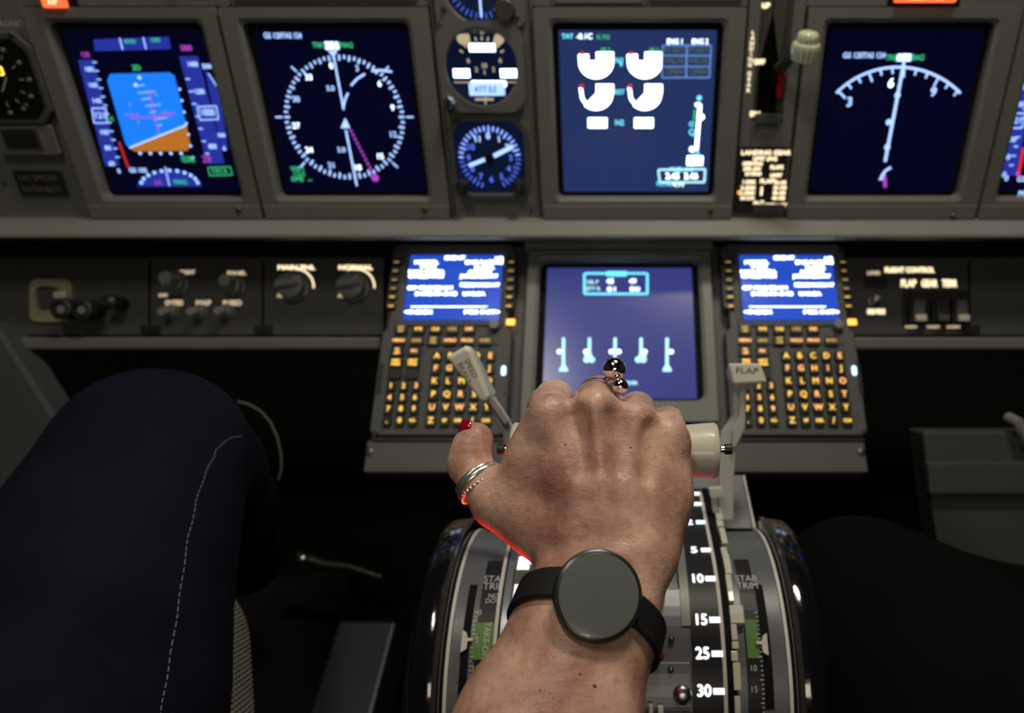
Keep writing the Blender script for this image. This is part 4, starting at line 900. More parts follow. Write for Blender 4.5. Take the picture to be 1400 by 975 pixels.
# ---- thrust levers
HC = P(845, 616, .367); HC.x = 0
xl, xr = -.0565, .0530
for s_, nm in ((-1, 'left'), (1, 'right')):
    t = Thing('thrust_lever', 'cream thrust lever with chrome pin, %s one under the gripping hand' % nm, 'lever', at=(s_ * .02, DC.y, DC.z + .09), group='thrust levers')
    xe = xl if s_ < 0 else xr; xi = -.0010 if s_ < 0 else .0010
    m = MB(); k = 40; loops = []
    for x, r in ((xi, .0115), (xi + s_ * .001, .0128), (xi + s_ * .012, .0132), (xe - s_ * .022, .0134), (xe - s_ * .014, .0140), (xe - s_ * .004, .0149), (xe - s_ * .0012, .0150), (xe, .0140), (xe, .0125), (xe - s_ * .001, .0118), (xe - s_ * .001, .0001)):
        loops.append([(x, HC.y + r * 1.0 * math.cos(2 * math.pi * i / k), HC.z + r * 1.0 * math.sin(2 * math.pi * i / k)) for i in range(k)])
    m.loft(loops); 
    if s_ < 0: m.f = [f[::-1] for f in m.f]
    m.f = [f[::-1] for f in m.f]
    t.part('grip', m, CREAM, smooth=True)
    m = MB(); zc = HC.z + .001; m.tube([(xe - s_ * .001, HC.y, zc), (xe + s_ * .0045, HC.y, zc)], [.0020, .0020], 14); p_ = t.part('pin', m, CHROME, smooth=True)
    m = MB(); m.tube([(xe + s_ * .0012, HC.y, zc), (xe + s_ * .0020, HC.y, zc)], [.0027, .0027], 14); t.part('pin_collar', m, CHROME, parent=p_)
    m = MB(); m.tube([(xe + s_ * .0040, HC.y, zc), (xe + s_ * .0044, HC.y, zc), (xe + s_ * .0078, HC.y, zc), (xe + s_ * .0082, HC.y, zc)], [.0024, .0029, .0029, .0024], 16); t.part('button', m, KEYB, smooth=True)
    xa = s_ * .030 if s_ < 0 else .028
    m = MB(); nn = (DC - HC); nn.x = 0
    bot = Vector((xa, DC.y, DC.z + .097)); top = Vector((xa, HC.y, HC.z - .010))
    m.loft([[(c_.x + a, c_.y + b, c_.z) for a, b in ((-.004, -.009 * w_), (.004, -.009 * w_), (.004, .009 * w_), (-.004, .009 * w_))] for c_, w_ in ((bot, 1.3), (top.lerp(bot, .5), 1.0), (top, .8))]); t.part('arm', m, LEVERG, bevel=.0015)
# engine start lever with red lamp
xx, th, _ = hitD(893, 897, .014); c0 = Vector(D(xx, th, .006)); nn = Vector((0, math.sin(th), math.cos(th)))
t = Thing('start_lever', 'dark start lever with red glowing tip beside the forearm', 'lever', at=tuple(c0))
m = MB(); m.tube([c0, c0 + nn * .014], [.006, .005], 14); t.part('stem', m, KEYB, smooth=True)
m = MB(); m.ball(c0 + nn * .015, .0045, sc3=(1.6, 1, 1)); t.part('red_tip', m, mat('red_translucent', (.16, .006, .004), .35), smooth=True)
# added unseen red stand-in lamps, beams aimed up at the palm and the grip
for i, (c_, tg, lab, pw, cone) in enumerate(((P(716, 962, .372), P(704, 730, .335), 'added red stand-in lamp hidden under the forearm, left of the screw plate', .42, 48), (P(862, 862, .43), P(962, 640, .365), 'added red stand-in lamp hidden under the wrist, beside the start lever', .10, 26))):
    t = Thing('stand_in_red_lamp', lab, 'lamp', at=tuple(c_)); dr = (tg - c_).normalized()
    m = MB(); b_ = Vector(D(c_.x, math.atan2(c_.y - DC.y, c_.z - DC.z), -.002)); m.tube([b_, c_ - (c_ - b_).normalized() * .002], [.005, .004], 12); t.part('stalk', m, KEYB, smooth=True)
    m = MB(); m.ball(c_, .0045, 16, 10); t.part('lens', m, E_RED, smooth=True)
    l = bpy.data.lights.new('stand_in_red_glow', 'SPOT'); l.energy = pw * 3; l.color = (1, .03, .015); l.shadow_soft_size = .003; l.spot_size = math.radians(cone); l.spot_blend = .6
    o = bpy.data.objects.new('stand_in_red_glow', l); COL.objects.link(o); o.location = c_ + dr * .008; o.rotation_euler = dr.to_track_quat('-Z', 'Y').to_euler()
# ================================================================ people: bodies grown from a distance field
class SDF:                                # in camera coordinates: x right, y up, z depth
    def __init__(s, lo, hi, vx):
        s.lo = np.array(lo, np.float32); s.vx = vx; s.n = np.ceil((np.array(hi) - s.lo) / vx).astype(int) + 1
        s.F = np.full(s.n, 1.0, np.float32)
    def sub(s, pts, r):
        pts = np.array(pts); a = np.floor((pts.min(0) - r - s.lo) / s.vx).astype(int); b = np.ceil((pts.max(0) + r - s.lo) / s.vx).astype(int) + 1
        a = np.clip(a, 0, s.n); b = np.clip(b, 0, s.n); sl = tuple(slice(a[i], b[i]) for i in range(3))
        g = [(s.lo[i] + s.vx * np.arange(a[i], b[i], dtype=np.float32)) for i in range(3)]
        return sl, g[0][:, None, None], g[1][None, :, None], g[2][None, None, :]
    def cap(s, A, B, ra, rb, k=.006, op='add', flat=None):
        A = np.array(A, np.float32); B = np.array(B, np.float32); sl, X, Y, Z = s.sub([A, B], max(ra, rb) + .02)
        if s.F[sl].size == 0: return
        d = B - A; L2 = float(d @ d) + 1e-12
        t = np.clip(((X - A[0]) * d[0] + (Y - A[1]) * d[1] + (Z - A[2]) * d[2]) / L2, 0, 1)
        dist = np.sqrt((X - A[0] - t * d[0]) ** 2 + (Y - A[1] - t * d[1]) ** 2 + (Z - A[2] - t * d[2]) ** 2) - (ra + (rb - ra) * t)
        f = s.F[sl]
        if op == 'add': h = np.maximum(k - np.abs(f - dist), 0) / k; s.F[sl] = np.minimum(f, dist) - h * h * k / 4
        else: dist = -dist; h = np.maximum(k - np.abs(f - dist), 0) / k; s.F[sl] = np.maximum(f, dist) + h * h * k / 4
    def mesh(s):
        F = s.F; ins = F < 0; nx, ny, nz = F.shape
        acc = np.zeros((nx - 1, ny - 1, nz - 1, 3), np.float32); cnt = np.zeros((nx - 1, ny - 1, nz - 1), np.float32)
        offs = [(0, 0), (0, 1), (1, 0), (1, 1)]
        for ax in range(3):
            o1, o2 = [i for i in range(3) if i != ax]
            for (p, q) in offs:
                lo = [slice(0, -1)] * 3; hi = [slice(0, -1)] * 3
                st = [0, 0, 0]; st[o1] = p; st[o2] = q
                sl0 = tuple(slice(st[i], F.shape[i] - 1 + st[i]) if i != ax else slice(0, F.shape[i] - 1) for i in range(3))
                sl1 = tuple(slice(st[i], F.shape[i] - 1 + st[i]) if i != ax else slice(1, F.shape[i]) for i in range(3))
                a, b = F[sl0], F[sl1]; cr = (a < 0) != (b < 0); idx = np.nonzero(cr); t = a[idx] / (a[idx] - b[idx])
                for i in range(3):
                    acc[idx + (np.full(len(t), i),)] += t if i == ax else st[i]
                cnt[idx] += 1
        cells = np.nonzero(cnt > 0); vid = np.full(cnt.shape, -1, np.int64); vid[cells] = np.arange(len(cells[0]))
        V = np.stack(cells, 1) + acc[cells] / cnt[cells][:, None]; V = V * s.vx + s.lo
        Q_ = []
        for ax in range(3):
            o1, o2 = [(1, 2), (2, 0), (0, 1)][ax]
            sl0 = [slice(1, -1)] * 3; sl1 = [slice(1, -1)] * 3; sl0[ax] = slice(0, -1); sl1[ax] = slice(1, None)
            a, b = ins[tuple(sl0)], ins[tuple(sl1)]; st = [1, 1, 1]; st[ax] = 0
            for flip, sel in ((False, a & ~b), (True, b & ~a)):
                idx = np.array(np.nonzero(sel)).T + st
                if len(idx) == 0: continue
                e1 = np.zeros(3, int); e1[o1] = 1; e2 = np.zeros(3, int); e2[o2] = 1
                c4 = [idx - e1 - e2, idx - e2, idx, idx - e1]
                q = np.stack([vid[tuple(c_.T)] for c_ in c4], 1)
                Q_.append(q[:, ::-1] if flip else q)
        Fc = np.concatenate(Q_); Fc = Fc[(Fc >= 0).all(1)]
        return V, Fc
def cc(px, py, d): return ((px - CX) / FPX * d, (CY - py) / FPX * d, d)
def smooth_mesh(V, Fc, it):
    E = np.concatenate([Fc[:, [0, 1]], Fc[:, [1, 2]], Fc[:, [2, 3]], Fc[:, [3, 0]]]); E = np.concatenate([E, E[:, ::-1]])
    deg = np.bincount(E[:, 0], minlength=len(V))[:, None].clip(1)
    for _ in range(it):
        S = np.stack([np.bincount(E[:, 0], weights=V[E[:, 1], i], minlength=len(V)) for i in range(3)], 1) / deg; V = V + (S - V) * .5
    return V
def body_mesh(name, sdf, m_, it=2, fn=None):
    V, Fc = sdf.mesh(); V = smooth_mesh(V.astype(np.float64), Fc, it)
    if fn: V = fn(V, Fc)
    W = np.array(CAM)[None] + V[:, :1] * np.array([1, 0, 0]) + V[:, 1:2] * np.array(up)[None] + V[:, 2:3] * np.array(fw)[None]
    Fc = Fc[:, ::-1]                      # (x, y, depth) is left-handed
    me = bpy.data.meshes.new(name); me.vertices.add(len(W)); me.vertices.foreach_set('co', W.astype(np.float32).ravel())
    me.loops.add(Fc.size); me.loops.foreach_set('vertex_index', Fc.astype(np.int32).ravel())
    me.polygons.add(len(Fc)); me.polygons.foreach_set('loop_start', np.arange(0, Fc.size, 4, dtype=np.int32)); me.polygons.foreach_set('loop_total', np.full(len(Fc), 4, np.int32))
    me.update(); me.validate(); me.polygons.foreach_set('use_smooth', np.ones(len(me.polygons), bool)); me.materials.append(m_)
    return me, W, Fc
def skin_mat():
    m = bpy.data.materials.new('skin'); m.use_nodes = True; N = m.node_tree.nodes; L = m.node_tree.links; b = N['Principled BSDF']; I = b.inputs
    tc = N.new('ShaderNodeTexCoord'); n1 = N.new('ShaderNodeTexNoise'); n1.inputs['Scale'].default_value = 30; n1.inputs['Detail'].default_value = 4
    L.new(tc.outputs['Object'], n1.inputs['Vector']); r = N.new('ShaderNodeValToRGB'); L.new(n1.outputs['Fac'], r.inputs[0])
    r.color_ramp.elements[0].position = .36; r.color_ramp.elements[0].color = (.42, .20, .15, 1); r.color_ramp.elements[1].position = .66; r.color_ramp.elements[1].color = (.82, .52, .385, 1)
    n3 = N.new('ShaderNodeTexNoise'); n3.inputs['Scale'].default_value = 260; n3.inputs['Detail'].default_value = 2; L.new(tc.outputs['Object'], n3.inputs['Vector'])
    r3 = N.new('ShaderNodeValToRGB'); L.new(n3.outputs['Fac'], r3.inputs[0]); r3.color_ramp.elements[0].position = .25; r3.color_ramp.elements[0].color = (.80, .74, .72, 1); r3.color_ramp.elements[1].position = .5; r3.color_ramp.elements[1].color = (1, 1, 1, 1)
    mx = N.new('ShaderNodeMix'); mx.data_type = 'RGBA'; mx.blend_type = 'MULTIPLY'; mx.inputs[0].default_value = 1; L.new(r.outputs[0], mx.inputs[6]); L.new(r3.outputs[0], mx.inputs[7]); L.new(mx.outputs[2], I['Base Color'])
    I['Roughness'].default_value = .40; I['Subsurface Weight'].default_value = .12; I['Subsurface Radius'].default_value = (.006, .002, .001); I['Subsurface Scale'].default_value = .5
    v = N.new('ShaderNodeTexVoronoi'); v.inputs['Scale'].default_value = 900; L.new(tc.outputs['Object'], v.inputs['Vector'])
    mp = N.new('ShaderNodeMapping'); mp.inputs['Scale'].default_value = (90, 420, 420); mp.inputs['Rotation'].default_value = (0, .2, .35); L.new(tc.outputs['Object'], mp.inputs['Vector'])
    n2 = N.new('ShaderNodeTexNoise'); n2.inputs['Scale'].default_value = 1; n2.inputs['Detail'].default_value = 4; L.new(mp.outputs[0], n2.inputs['Vector'])
    ad = N.new('ShaderNodeMath'); ad.operation = 'MULTIPLY_ADD'; ad.inputs[1].default_value = .35; L.new(v.outputs['Distance'], ad.inputs[0]); L.new(n2.outputs['Fac'], ad.inputs[2])
    bp = N.new('ShaderNodeBump'); bp.inputs['Strength'].default_value = .30; bp.inputs['Distance'].default_value = .0009; L.new(ad.outputs[0], bp.inputs['Height']); L.new(bp.outputs[0], I['Normal'])
    return m
SKIN = skin_mat()
S = SDF((-.115, -.262, .190), (.052, .006, .43), .0013)
def chain(pts, k=.006):
    for (a, b) in zip(pts, pts[1:]): S.cap(cc(*a[:3]), cc(*b[:3]), a[3], b[3], k)
# wrist and forearm (radius and ulna sides)
chain([(797, 762, .309, .0180), (768, 868, .294, .0205), (712, 975, .277, .0225), (640, 1120, .255, .0250)], .012)
chain([(868, 762, .309, .0172), (826, 868, .294, .0200), (796, 975, .277, .0220), (745, 1120, .255, .0250)], .012)
chain([(832, 762, .307, .0175), (798, 868, .291, .0205), (752, 975, .275, .0225), (700, 1120, .253, .027), (640, 1290, .235, .034)], .012)
# metacarpals
K = .010
chain([(756, 583, .326, .0122), (782, 660, .317, .0120), (806, 745, .310, .0150)], K)
chain([(815, 572, .322, .0120), (826, 660, .313, .0125), (832, 748, .308, .0150)], K)
chain([(868, 586, .326, .0112), (866, 665, .318, .0120), (856, 748, .309, .0150)], K)
chain([(914, 606, .333, .0102), (905, 680, .325, .0125), (878, 752, .312, .0150)], K)
# palm pad, hypothenar, web
chain([(800, 650, .332, .0130), (820, 740, .322, .0150)], .012); chain([(905, 650, .338, .0110), (890, 740, .328, .0135)], .012)
chain([(745, 596, .331, .0115), (733, 630, .331, .0130), (730, 680, .331, .0135), (772, 735, .319, .0150)], .012)
# fingers: knuckle, middle joint, end joint, tip
FG = {'index': ((756, 583, .326, .0122), (751, 557, .350, .0108), (758, 546, .374, .0104), (762, 618, .3965, .0083), (766, 671, .381, .0072)),
      'middle': ((815, 572, .322, .0120), (816, 551, .347, .0104), (820, 540, .376, .0103), (822, 618, .3985, .0084), (824, 674, .382, .0074)),
      'ring': ((868, 586, .326, .0112), (869, 568, .350, .0098), (871, 560, .377, .0096), (873, 628, .3965, .0079), (872, 674, .381, .0070)),
      'little': ((914, 606, .333, .0102), (914, 588, .352, .0088), (913, 578, .376, .0086), (915, 632, .391, .0070), (915, 668, .380, .0062))}
for nm, f_ in FG.items():
    T2 = SDF.__new__(SDF); 
    for j, (a, b) in enumerate(zip(f_, f_[1:])): S.cap(cc(*a[:3]), cc(*b[:3]), a[3], b[3], .0045 if j == 0 else .0030)
# knuckle heads and tendons on the back of the hand
for x, y, d, r in ((754, 566, .3228, .0095), (814, 557, .3190, .0092), (868, 573, .3230, .0082), (915, 594, .3295, .0074)): S.cap(cc(x, y, d - .003), cc(x, y + 6, d - .003), r, r * .9, .006)
for pts in (((760, 585, .3165), (790, 665, .3085), (822, 735, .3015)), ((815, 578, .3125), (824, 660, .3035), (832, 735, .3005)), ((868, 592, .3175), (862, 665, .3085), (845, 735, .3015)), ((914, 612, .3255), (896, 680, .3165), (860, 738, .303))):
    for a, b in zip(pts, pts[1:]): S.cap(cc(*a), cc(*b), .0028, .0026, .009)
# valleys between the knuckles, hollow beside the thumb, wrist crease
for a, b, r in (((787, 572, .309), (798, 640, .300), .0042), ((842, 572, .307), (845, 640, .300), .0038), ((892, 588, .314), (884, 650, .306), .0036), ((790, 520, .345), (789, 545, .326), .0030), ((847, 530, .345), (846, 552, .326), .0030), ((893, 547, .345), (892, 568, .330), .0028)):
    S.cap(cc(*a), cc(*b), r, r * .7, .007, 'cut')
S.cap(cc(752, 750, .297), cc(795, 735, .2885), .0020, .0024, .009, 'cut'); S.cap(cc(795, 735, .2885), cc(865, 732, .2890), .0024, .0012, .009, 'cut')
for i in range(4): S.cap(cc(748 + i * 9, 690 + i * 13, .3105 - i * .0025), cc(790 + i * 8, 672 + i * 15, .3020 - i * .0012), .0004, .0004, .0025, 'cut')
# thumb
chain([(792, 742, .318, .0150), (735, 712, .327, .0140), (680, 685, .337, .0125)], .010)
chain([(680, 685, .337, .0125), (658, 660, .343, .0106), (641, 634, .348, .0102), (645, 612, .350, .0094), (651, 600, .351, .0086)], .004)
chain([(745, 655, .333, .0120), (700, 680, .336, .0115)], .012)
for i in range(3): S.cap(cc(652, 622 + i * 6, .3395), cc(672, 626 + i * 5, .3430), .0005, .0005, .002, 'cut')
me, W, Fc = body_mesh('person', S, SKIN, 4)
hand = bpy.data.objects.new('person', me); COL.objects.link(hand)
hand['label'] = 'person in blue jeans whose right hand grips the thrust levers'; hand['category'] = 'person'
# put the origin at the wrist
def setorigin(o, p):
    p = Vector(p); o.data.transform(Matrix.Translation(-p)); o.location = p
HO = P(835, 765, .31); setorigin(hand, HO)
class Child:                              # parts of the person, in world coordinates
    def __init__(s, o): s.o = o; s.off = Vector(o.location)
    part = Thing.part
PH = Child(hand)
bv = BVHTree.FromPolygons([tuple(v) for v in W], [tuple(f) for f in Fc])
def onskin(px, py):
    r = ray(px, py).normalized(); h = bv.ray_cast(CAM, r); return h[0], h[1]
# thumbnail (seen from its side)
nc = P(627, 595, .3485); ax_u = (P(638, 576, .3500) - P(631, 606, .3490)).normalized(); ax_w = fw.copy(); ax_n = (Vector((-1, 0, 0)) * .85 + up * .25 - fw * .45).normalized()
ax_w = ax_u.cross(ax_n).normalized(); ax_n = ax_w.cross(ax_u)
m = MB(); k1, k2 = 14, 10; lt = []; lb = []
for i in range(k1 + 1):
    a = sm(-.0075, .0085, i / k1); row = []; row2 = []
    wd = .0062 * (1 - max(0, (i / k1 - .75)) ** 2 * 6) * (1 - max(0, (.15 - i / k1)) ** 2 * 12)
    for j in range(k2 + 1):
        b = sm(-1, 1, j / k2); lift = -.0030 * b * b - .0008 * (a / .0085) ** 2
        p = nc + ax_u * a + ax_w * (b * wd) + ax_n * (lift + .0006); row.append(tuple(p)); row2.append(tuple(p - ax_n * .0009))
    lt.append(row); lb.append(row2)
m.loft([r_ + r2[::-1] for r_, r2 in zip(lt, lb)]); PH.part('thumbnail', m, mat('red_nail_polish', (.33, .004, .022), .12, coat=1), smooth=True, label='dark red polished thumbnail')
# rings
def torus(m, c, n, R, r, seg=48, sx=1.0, e=None, beads=0, tw=1.0):
    n = Vector(n).normalized(); e1 = (Vector((1, 0, 0)) - n * n.x).normalized() if e is None else e; e2 = n.cross(e1)
    loops = []
    for i in range(seg):
        a = 2 * math.pi * i / seg; d = e1 * math.cos(a) * sx + e2 * math.sin(a); dn = d.normalized(); c_ = Vector(c) + d * R
        loops.append([tuple(c_ + dn * (r * math.cos(b)) + n * (r * tw * math.sin(b))) for b in [2 * math.pi * j / 10 for j in range(10)]])
    loops.append(loops[0]); m.loft(loops, caps=False)
axis = (P(641, 634, .348) - P(680, 685, .337)).normalized()
rc = P(658, 661, .3425)
m = MB(); torus(m, rc + axis * .0008, axis, .0121, .0010, tw=1.6); torus(m, rc + axis * .0034, (axis + up * .06), .0117, .0008, tw=1.3); PH.part('thumb_ring', m, SILV, smooth=True, label='silver double band ring on the thumb')
m = MB(); nx = (axis + up * .25).normalized(); e1 = (Vector((1, 0, 0)) - nx * nx.x).normalized(); e2 = nx.cross(e1)
for i in range(34):
    a = 2 * math.pi * i / 34; m.ball(rc - axis * .0032 + (e1 * math.cos(a) + e2 * math.sin(a)) * .0124, .00105, 8, 6)
PH.part('beaded_ring', m, SILV, smooth=True, label='thin beaded silver ring below the thumb band')
a0, a1 = P(816, 551, .347), P(820, 540, .376); ax = (a1 - a0).normalized(); rc = P(816.5, 547, .352)
m = MB(); torus(m, rc, ax, .0110, .0007, tw=1.5); rg = PH.part('finger_ring', m, CHROME, smooth=True, label='silver ring with two polished balls on the middle finger')
m = MB(); m.ball(P(840, 504, .347), .0060, 32, 20); PH.part('ring_ball', m, CHROME, parent=rg, smooth=True)
m = MB(); m.ball(P(848, 528, .342), .0041, 28, 18); PH.part('ring_ball', m, CHROME, parent=rg, smooth=True)
m = MB(); m.tube([P(826, 520, .349), P(836, 514, .348), P(844, 520, .345)], [.0012, .0018, .0020], 10); PH.part('ring_stem', m, CHROME, parent=rg, smooth=True)
for x, y, r in ((813, 938, .0010), (793, 922, .0007), (738, 944, .0006), (773, 608, .0006), (862, 612, .0006)):
    h_, n_ = onskin(x, y)
    if h_ is not None: m = MB(); m.ball(h_ - n_.normalized() * r * .55, r, 10, 7); PH.part('mole', m, mat('mole_brown', (.17, .07, .045), .5), smooth=True)
# wristwatch
fa = (P(790, 868, .2935) - P(832, 762, .308)).normalized()            # forearm axis
wc = P(803, 820, .3005); side = fa.cross(-fw).normalized(); outw = side.cross(fa).normalized()
if outw.dot(-fw) < 0: outw = -outw
side = fa.cross(outw).normalized()
fr = (fa - fw * .6).normalized(); sr = side; orr = sr.cross(fr).normalized()
if orr.dot(outw) < 0: orr = -orr
wc0 = wc.copy(); wc = wc + (outw - orr) * .022
m = MB(); loops = []; k = 72
def inside_extent(d_):                    # distance from arm axis to skin in direction d_
    h = bv.ray_cast(wc + d_ * .06, -d_); 
    return .06 - h[3] if h[0] else .024
for i in range(k + 1):
    a = 2 * math.pi * i / k; d_ = orr * math.cos(a) + sr * math.sin(a); R_ = max(.012, min(.042, inside_extent(d_))) + .0006
    c_ = wc + d_ * R_; hw = .0072
    loops.append([tuple(c_ - fr * hw), tuple(c_ + fr * hw), tuple(c_ + fr * (hw - .0006) + d_ * .0022), tuple(c_ - fr * (hw - .0006) + d_ * .0022)])
m.loft(loops, caps=False); ws = PH.part('watch_strap', m, mat('strap_rubber', (.012, .012, .013), .55, noise_s=90), smooth=True, label='black rubber watch strap')
wc = wc0
wn = (outw * .9 + Vector((0, 0, 0))).normalized(); wo = wc + outw * (inside_extent(outw) + .001)
wo = wc + outw * (inside_extent(outw) + .0005)
m = MB(); e1 = side; e2 = fa; loops = []
for r, n in ((.0165, 0), (.0178, .0015), (.0180, .0055), (.0174, .0075), (.0160, .0082)):
    loops.append([tuple(wo + (e1 * math.cos(x_) + e2 * math.sin(x_)) * r + outw * n) for x_ in [2 * math.pi * i / 56 for i in range(56)]])
m.loft(loops); PH.part('watch_case', m, mat('watch_graphite', (.05, .052, .055), .28, .6, noise_s=50), smooth=True, label='dark grey round watch case')
m = MB(); loops = []
for r, n in ((.0160, .0081), (.0158, .0088), (.0130, .0093), (.0001, .0095)):
    loops.append([tuple(wo + (e1 * math.cos(x_) + e2 * math.sin(x_)) * r + outw * n) for x_ in [2 * math.pi * i / 56 for i in range(56)]])
m.loft(loops); PH.part('watch_face', m, mat('watch_glass', (.13, .14, .13), .25, coat=.6, noise_s=20), smooth=True, label='blank dark glass watch face')
# ---- jeans
def denim():
    m = bpy.data.materials.new('denim'); m.use_nodes = True; N = m.node_tree.nodes; L = m.node_tree.links; I = N['Principled BSDF'].inputs
    tc = N.new('ShaderNodeTexCoord'); w1 = N.new('ShaderNodeTexWave'); w1.inputs['Scale'].default_value = 420; w1.inputs['Distortion'].default_value = 1.5; w1.bands_direction = 'DIAGONAL'; L.new(tc.outputs['Object'], w1.inputs['Vector'])
    n = N.new('ShaderNodeTexNoise'); n.inputs['Scale'].default_value = 14; n.inputs['Detail'].default_value = 6; L.new(tc.outputs['Object'], n.inputs['Vector'])
    r = N.new('ShaderNodeValToRGB'); L.new(n.outputs['Fac'], r.inputs[0]); r.color_ramp.elements[0].position = .3; r.color_ramp.elements[0].color = (.0018, .0024, .0065, 1); r.color_ramp.elements[1].position = .75; r.color_ramp.elements[1].color = (.0065, .0082, .020, 1)
    L.new(r.outputs[0], I['Base Color']); I['Roughness'].default_value = .85; I['Specular IOR Level'].default_value = .15
    b = N.new('ShaderNodeBump'); b.inputs['Strength'].default_value = .3; b.inputs['Distance'].default_value = .0006; L.new(w1.outputs['Fac'], b.inputs['Height']); L.new(b.outputs[0], I['Normal'])
    return m
DEN = denim()
J = SDF((-.52, -.40, .20), (-.12, .03, .92), .0042)
def jc(pts, k=.03):
    for a, b in zip(pts, pts[1:]): J.cap(cc(*a[:3]), cc(*b[:3]), a[3], b[3], k)
jc([(204, 630, .545, .0640), (168, 725, .500, .070), (118, 850, .450, .078), (75, 1000, .405, .084), (20, 1180, .36, .090)], .03)
jc([(215, 618, .548, .0600), (262, 650, .62, .054), (300, 700, .72, .050), (330, 760, .84, .048)], .035)
#J.cap(cc(309, 590, .50), cc(296, 660, .485), .008, .006, .02, 'cut'); J.cap(cc(318, 620, .53), cc(300, 700, .52), .006, .004, .015, 'cut')
#J.cap(cc(120, 640, .50), cc(200, 600, .48), .003, .002, .012, 'cut')
me, W2, F2 = body_mesh('trousers', J, DEN, 3)
tr = bpy.data.objects.new('trousers', me); COL.objects.link(tr); setorigin(tr, HO); tr.parent = hand; tr.location = (0, 0, 0); tr['label'] = 'dark blue denim jeans over a bent knee'
bj = BVHTree.FromPolygons([tuple(v) for v in W2], [tuple(f) for f in F2])
def onjean(px, py, lift=.0004):
    r = ray(px, py).normalized(); h = bj.ray_cast(CAM, r); return (h[0] + h[1].normalized() * lift) if h[0] else None
seam = [(330, 597), (318, 598), (305, 605), (295, 616), (291, 626), (282, 645), (272, 670), (266, 695), (258, 730), (252, 765), (246, 810), (240, 850), (232, 900), (224, 945), (218, 985)]
pts = []
for a, b in zip(seam, seam[1:]):
    for i in range(12): pts.append((sm(a[0], b[0], i / 12) + .8 * math.sin(len(pts) * .3), sm(a[1], b[1], i / 12)))
m = MB(); prev = None
for i, p in enumerate(pts):
    q = onjean(*p)
    if q is not None and prev is not None and i % 3 != 0 and (q - prev).length < .02: m.tube([prev, q], [.00036, .00036], 5)
    prev = q
PH.part('seam_stitch', m, mat('stitch_thread', (.17, .17, .155), .7, noise_s=200), parent=tr, kind='stuff')
# ---- second person at right (dark knee)
K2 = SDF((.10, -.40, .25), (.52, .0, .80), .006)
def kc(pts, k=.03):
    for a, b in zip(pts, pts[1:]): K2.cap(cc(*a[:3]), cc(*b[:3]), a[3], b[3], k)
kc([(1178, 835, .56, .070), (1240, 900, .50, .078), (1330, 990, .44, .084), (1440, 1100, .40, .09)], .03)
kc([(1178, 835, .56, .068), (1130, 860, .66, .055), (1120, 900, .76, .05)], .03)
kc([(1300, 860, .56, .06), (1400, 900, .52, .07)], .04)
me, W3, F3 = body_mesh('person', K2, mat('dark_trousers', (.004, .004, .004), .9, spec=.05, noise_s=30, noise_a=.25, bump=.3, bump_s=500), 2)
o = bpy.data.objects.new('person', me); COL.objects.link(o); setorigin(o, P(1178, 835, .56)); o['label'] = 'person in black trousers, only the knee visible at lower right'; o['category'] = 'person'
# ================================================================ footwell and seats
# left seat cushion edge, knitted cover
WOOL = bpy.data.materials.new('knit_cover'); WOOL.use_nodes = True
N = WOOL.node_tree.nodes; L = WOOL.node_tree.links; I = N['Principled BSDF'].inputs; tc = N.new('ShaderNodeTexCoord')
I['Base Color'].default_value = (.10, .10, .08, 1); I['Roughness'].default_value = .9
cs = MB()
c0, c1 = P(300, 815, .56), P(305, 1100, .43)
t = Thing('seat_cushion', 'beige knitted seat cushion edge beside the jeans leg', 'seat', at=tuple(c1))
loops = []
for i in range(13):
    f = i / 12; c_ = c0.lerp(c1, f); r = .028 * math.sqrt(max(.05, 1 - (1 - min(1, f * 4)) ** 2)); rr = []
    for j in range(24):
        a = 2 * math.pi * j / 24; rr.append(tuple(c_ + Vector((r * .75 * math.cos(a), 0, 0)) + Vector((0, .2, .98)) * (r * 1.2 * math.sin(a))))
    loops.append(rr)
cs.loft(loops); cu_ = t.part('cushion', cs, WOOL, smooth=True)
rb = MB()
for i in range(2, 38):                     # raised stitches of the knit
    f = i / 40; c_ = c0.lerp(c1, f); r = .028 * math.sqrt(max(.05, 1 - (1 - min(1, f * 4)) ** 2)) 
    for j in range(-4, 13):
        a = .12 * j + .35; p = c_ + Vector((r * .75 * math.cos(a), 0, 0)) + Vector((0, .2, .98)) * (r * 1.2 * math.sin(a)); rb.ball(p, .0016, 6, 4)
t.part('knit_stitch', rb, mat('knit_yarn', (.20, .20, .155), .9, noise_s=60, noise_a=.2), kind='stuff', smooth=True)
# left control column (grey plate) 
LFm = Frame(mid(845, 560, .80), 41)
t = Thing('control_column', 'dim grey tapering column at the far left below the panel', 'column', LFm, (*LFm.hit(20, 700), -.02))
slab(t, 'column_body', LFm, [(-120, 420), (-8, 442), (10, 470), (84, 585), (92, 760), (-160, 760)], -.04, 0, mat('column_grey', (.060, .068, .070), .6, noise_s=20, noise_a=.12), bevel=.004)
# curved pale rim line behind the knee, added as a thin tube
CB_ = MAT_C = mat('rim_grey', (.11, .11, .095), .4, noise_s=40)
def rim(pix, d, r, label, nm='rim_line'):
    m = MB(); m.tube([P(x, y, d) for x, y in pix], r, 8); c_ = P(*pix[-1], d); return solo(nm, m, CB_, label, 'rim_line', at=tuple(c_), smooth=True)
rim([(325, 549), (340, 553), (356, 562), (370, 578), (379, 598), (384, 620), (385, 640), (381, 656)], .74, .0014, 'pale curved rim line behind the jeans knee')
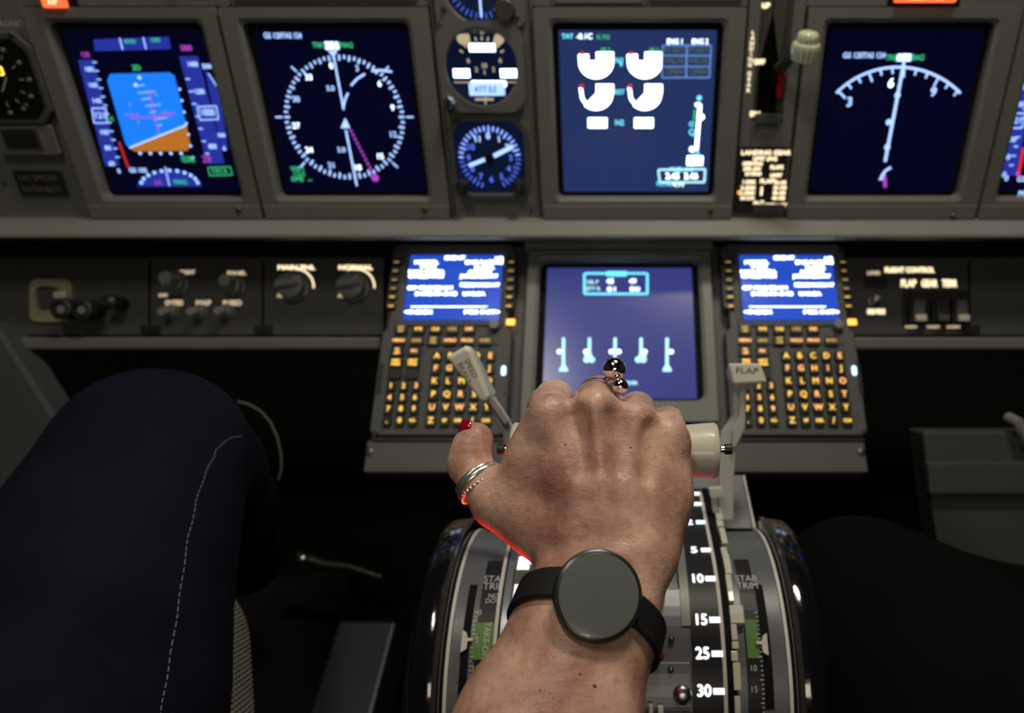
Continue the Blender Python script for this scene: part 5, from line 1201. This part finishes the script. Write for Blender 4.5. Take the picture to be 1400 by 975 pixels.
# rudder pedals, boxes in the footwell
def obox(name, label, cat, px, py, d, sx, sy, sz, m_, yaw=0, bevel=.004):
    c_ = P(px, py, d); t = Thing(name, label, cat, at=tuple(c_)); m = MB(); m.box(c_.x - sx / 2, c_.y - sy / 2, c_.z - sz / 2, c_.x + sx / 2, c_.y + sy / 2, c_.z + sz / 2); t.part('body', m, m_, bevel=bevel); return t, c_
FT = mat('footwell_grey', (.012, .013, .018), .45, noise_s=14, noise_a=.4)
t, c_ = obox('floor_console', 'dim bluish box beside the base of the left trim wheel', 'box', 488, 950, .70, .062, .13, .06, FT)
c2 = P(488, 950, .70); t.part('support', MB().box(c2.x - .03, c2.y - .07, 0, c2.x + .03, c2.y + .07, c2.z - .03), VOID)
t = Thing('rudder_pedal', 'faintly glinting metal rudder pedal bar low in the left footwell', 'pedal', at=tuple(P(470, 770, .95)))
m = MB(); m.tube([P(408, 760, .95), P(440, 772, .95), P(480, 776, .95), P(522, 790, .95)], .008, 10); t.part('pedal_bar', m, mat('worn_metal', (.05, .045, .035), .4, .8, noise_s=60, noise_a=.5), smooth=True)
m = MB(); c_ = P(414, 765, .945); m.ball(c_, .009); t.part('pivot', m, STEEL, smooth=True)
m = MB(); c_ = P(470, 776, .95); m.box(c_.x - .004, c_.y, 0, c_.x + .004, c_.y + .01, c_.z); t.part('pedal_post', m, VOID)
# right footwell: grey side box and dark column
SG = mat('side_grey', (.055, .057, .052), .6, noise_s=14, noise_a=.15)
RF = Frame(mid(845, 680, .76), 41)
t = Thing('side_console', 'dim grey side box at the right edge below the lower panel', 'box', F=RF, at=RF.hit(1400, 760))
slab(t, 'front_face', RF, [(1262, 590), (1560, 590), (1560, 860), (1296, 860), (1285, 760), (1274, 690)], -.04, 0, SG, bevel=.003)
slab(t, 'upper_ledge', RF, [(1268, 632), (1560, 632), (1560, 676), (1272, 676)], 0, .012, SG, bevel=.002)
t = Thing('grab_handle', 'small pale handle at the right edge of the footwell', 'handle', RF, (*RF.hit(1396, 590), .0))
u, v = RF.hit(1398, 588, .02); m = MB(); m.tube([(u - .004, v + .012, .0), (u - .002, v + .008, .016), (u + .006, v - .010, .016), (u + .008, v - .014, 0)], .006, 10); t.part('grip', m, mat('dim_grip', (.2, .2, .17), .5, noise_s=40), smooth=True)
for n_ in ('glyphs',):
    bpy.data.objects.remove(_txo)
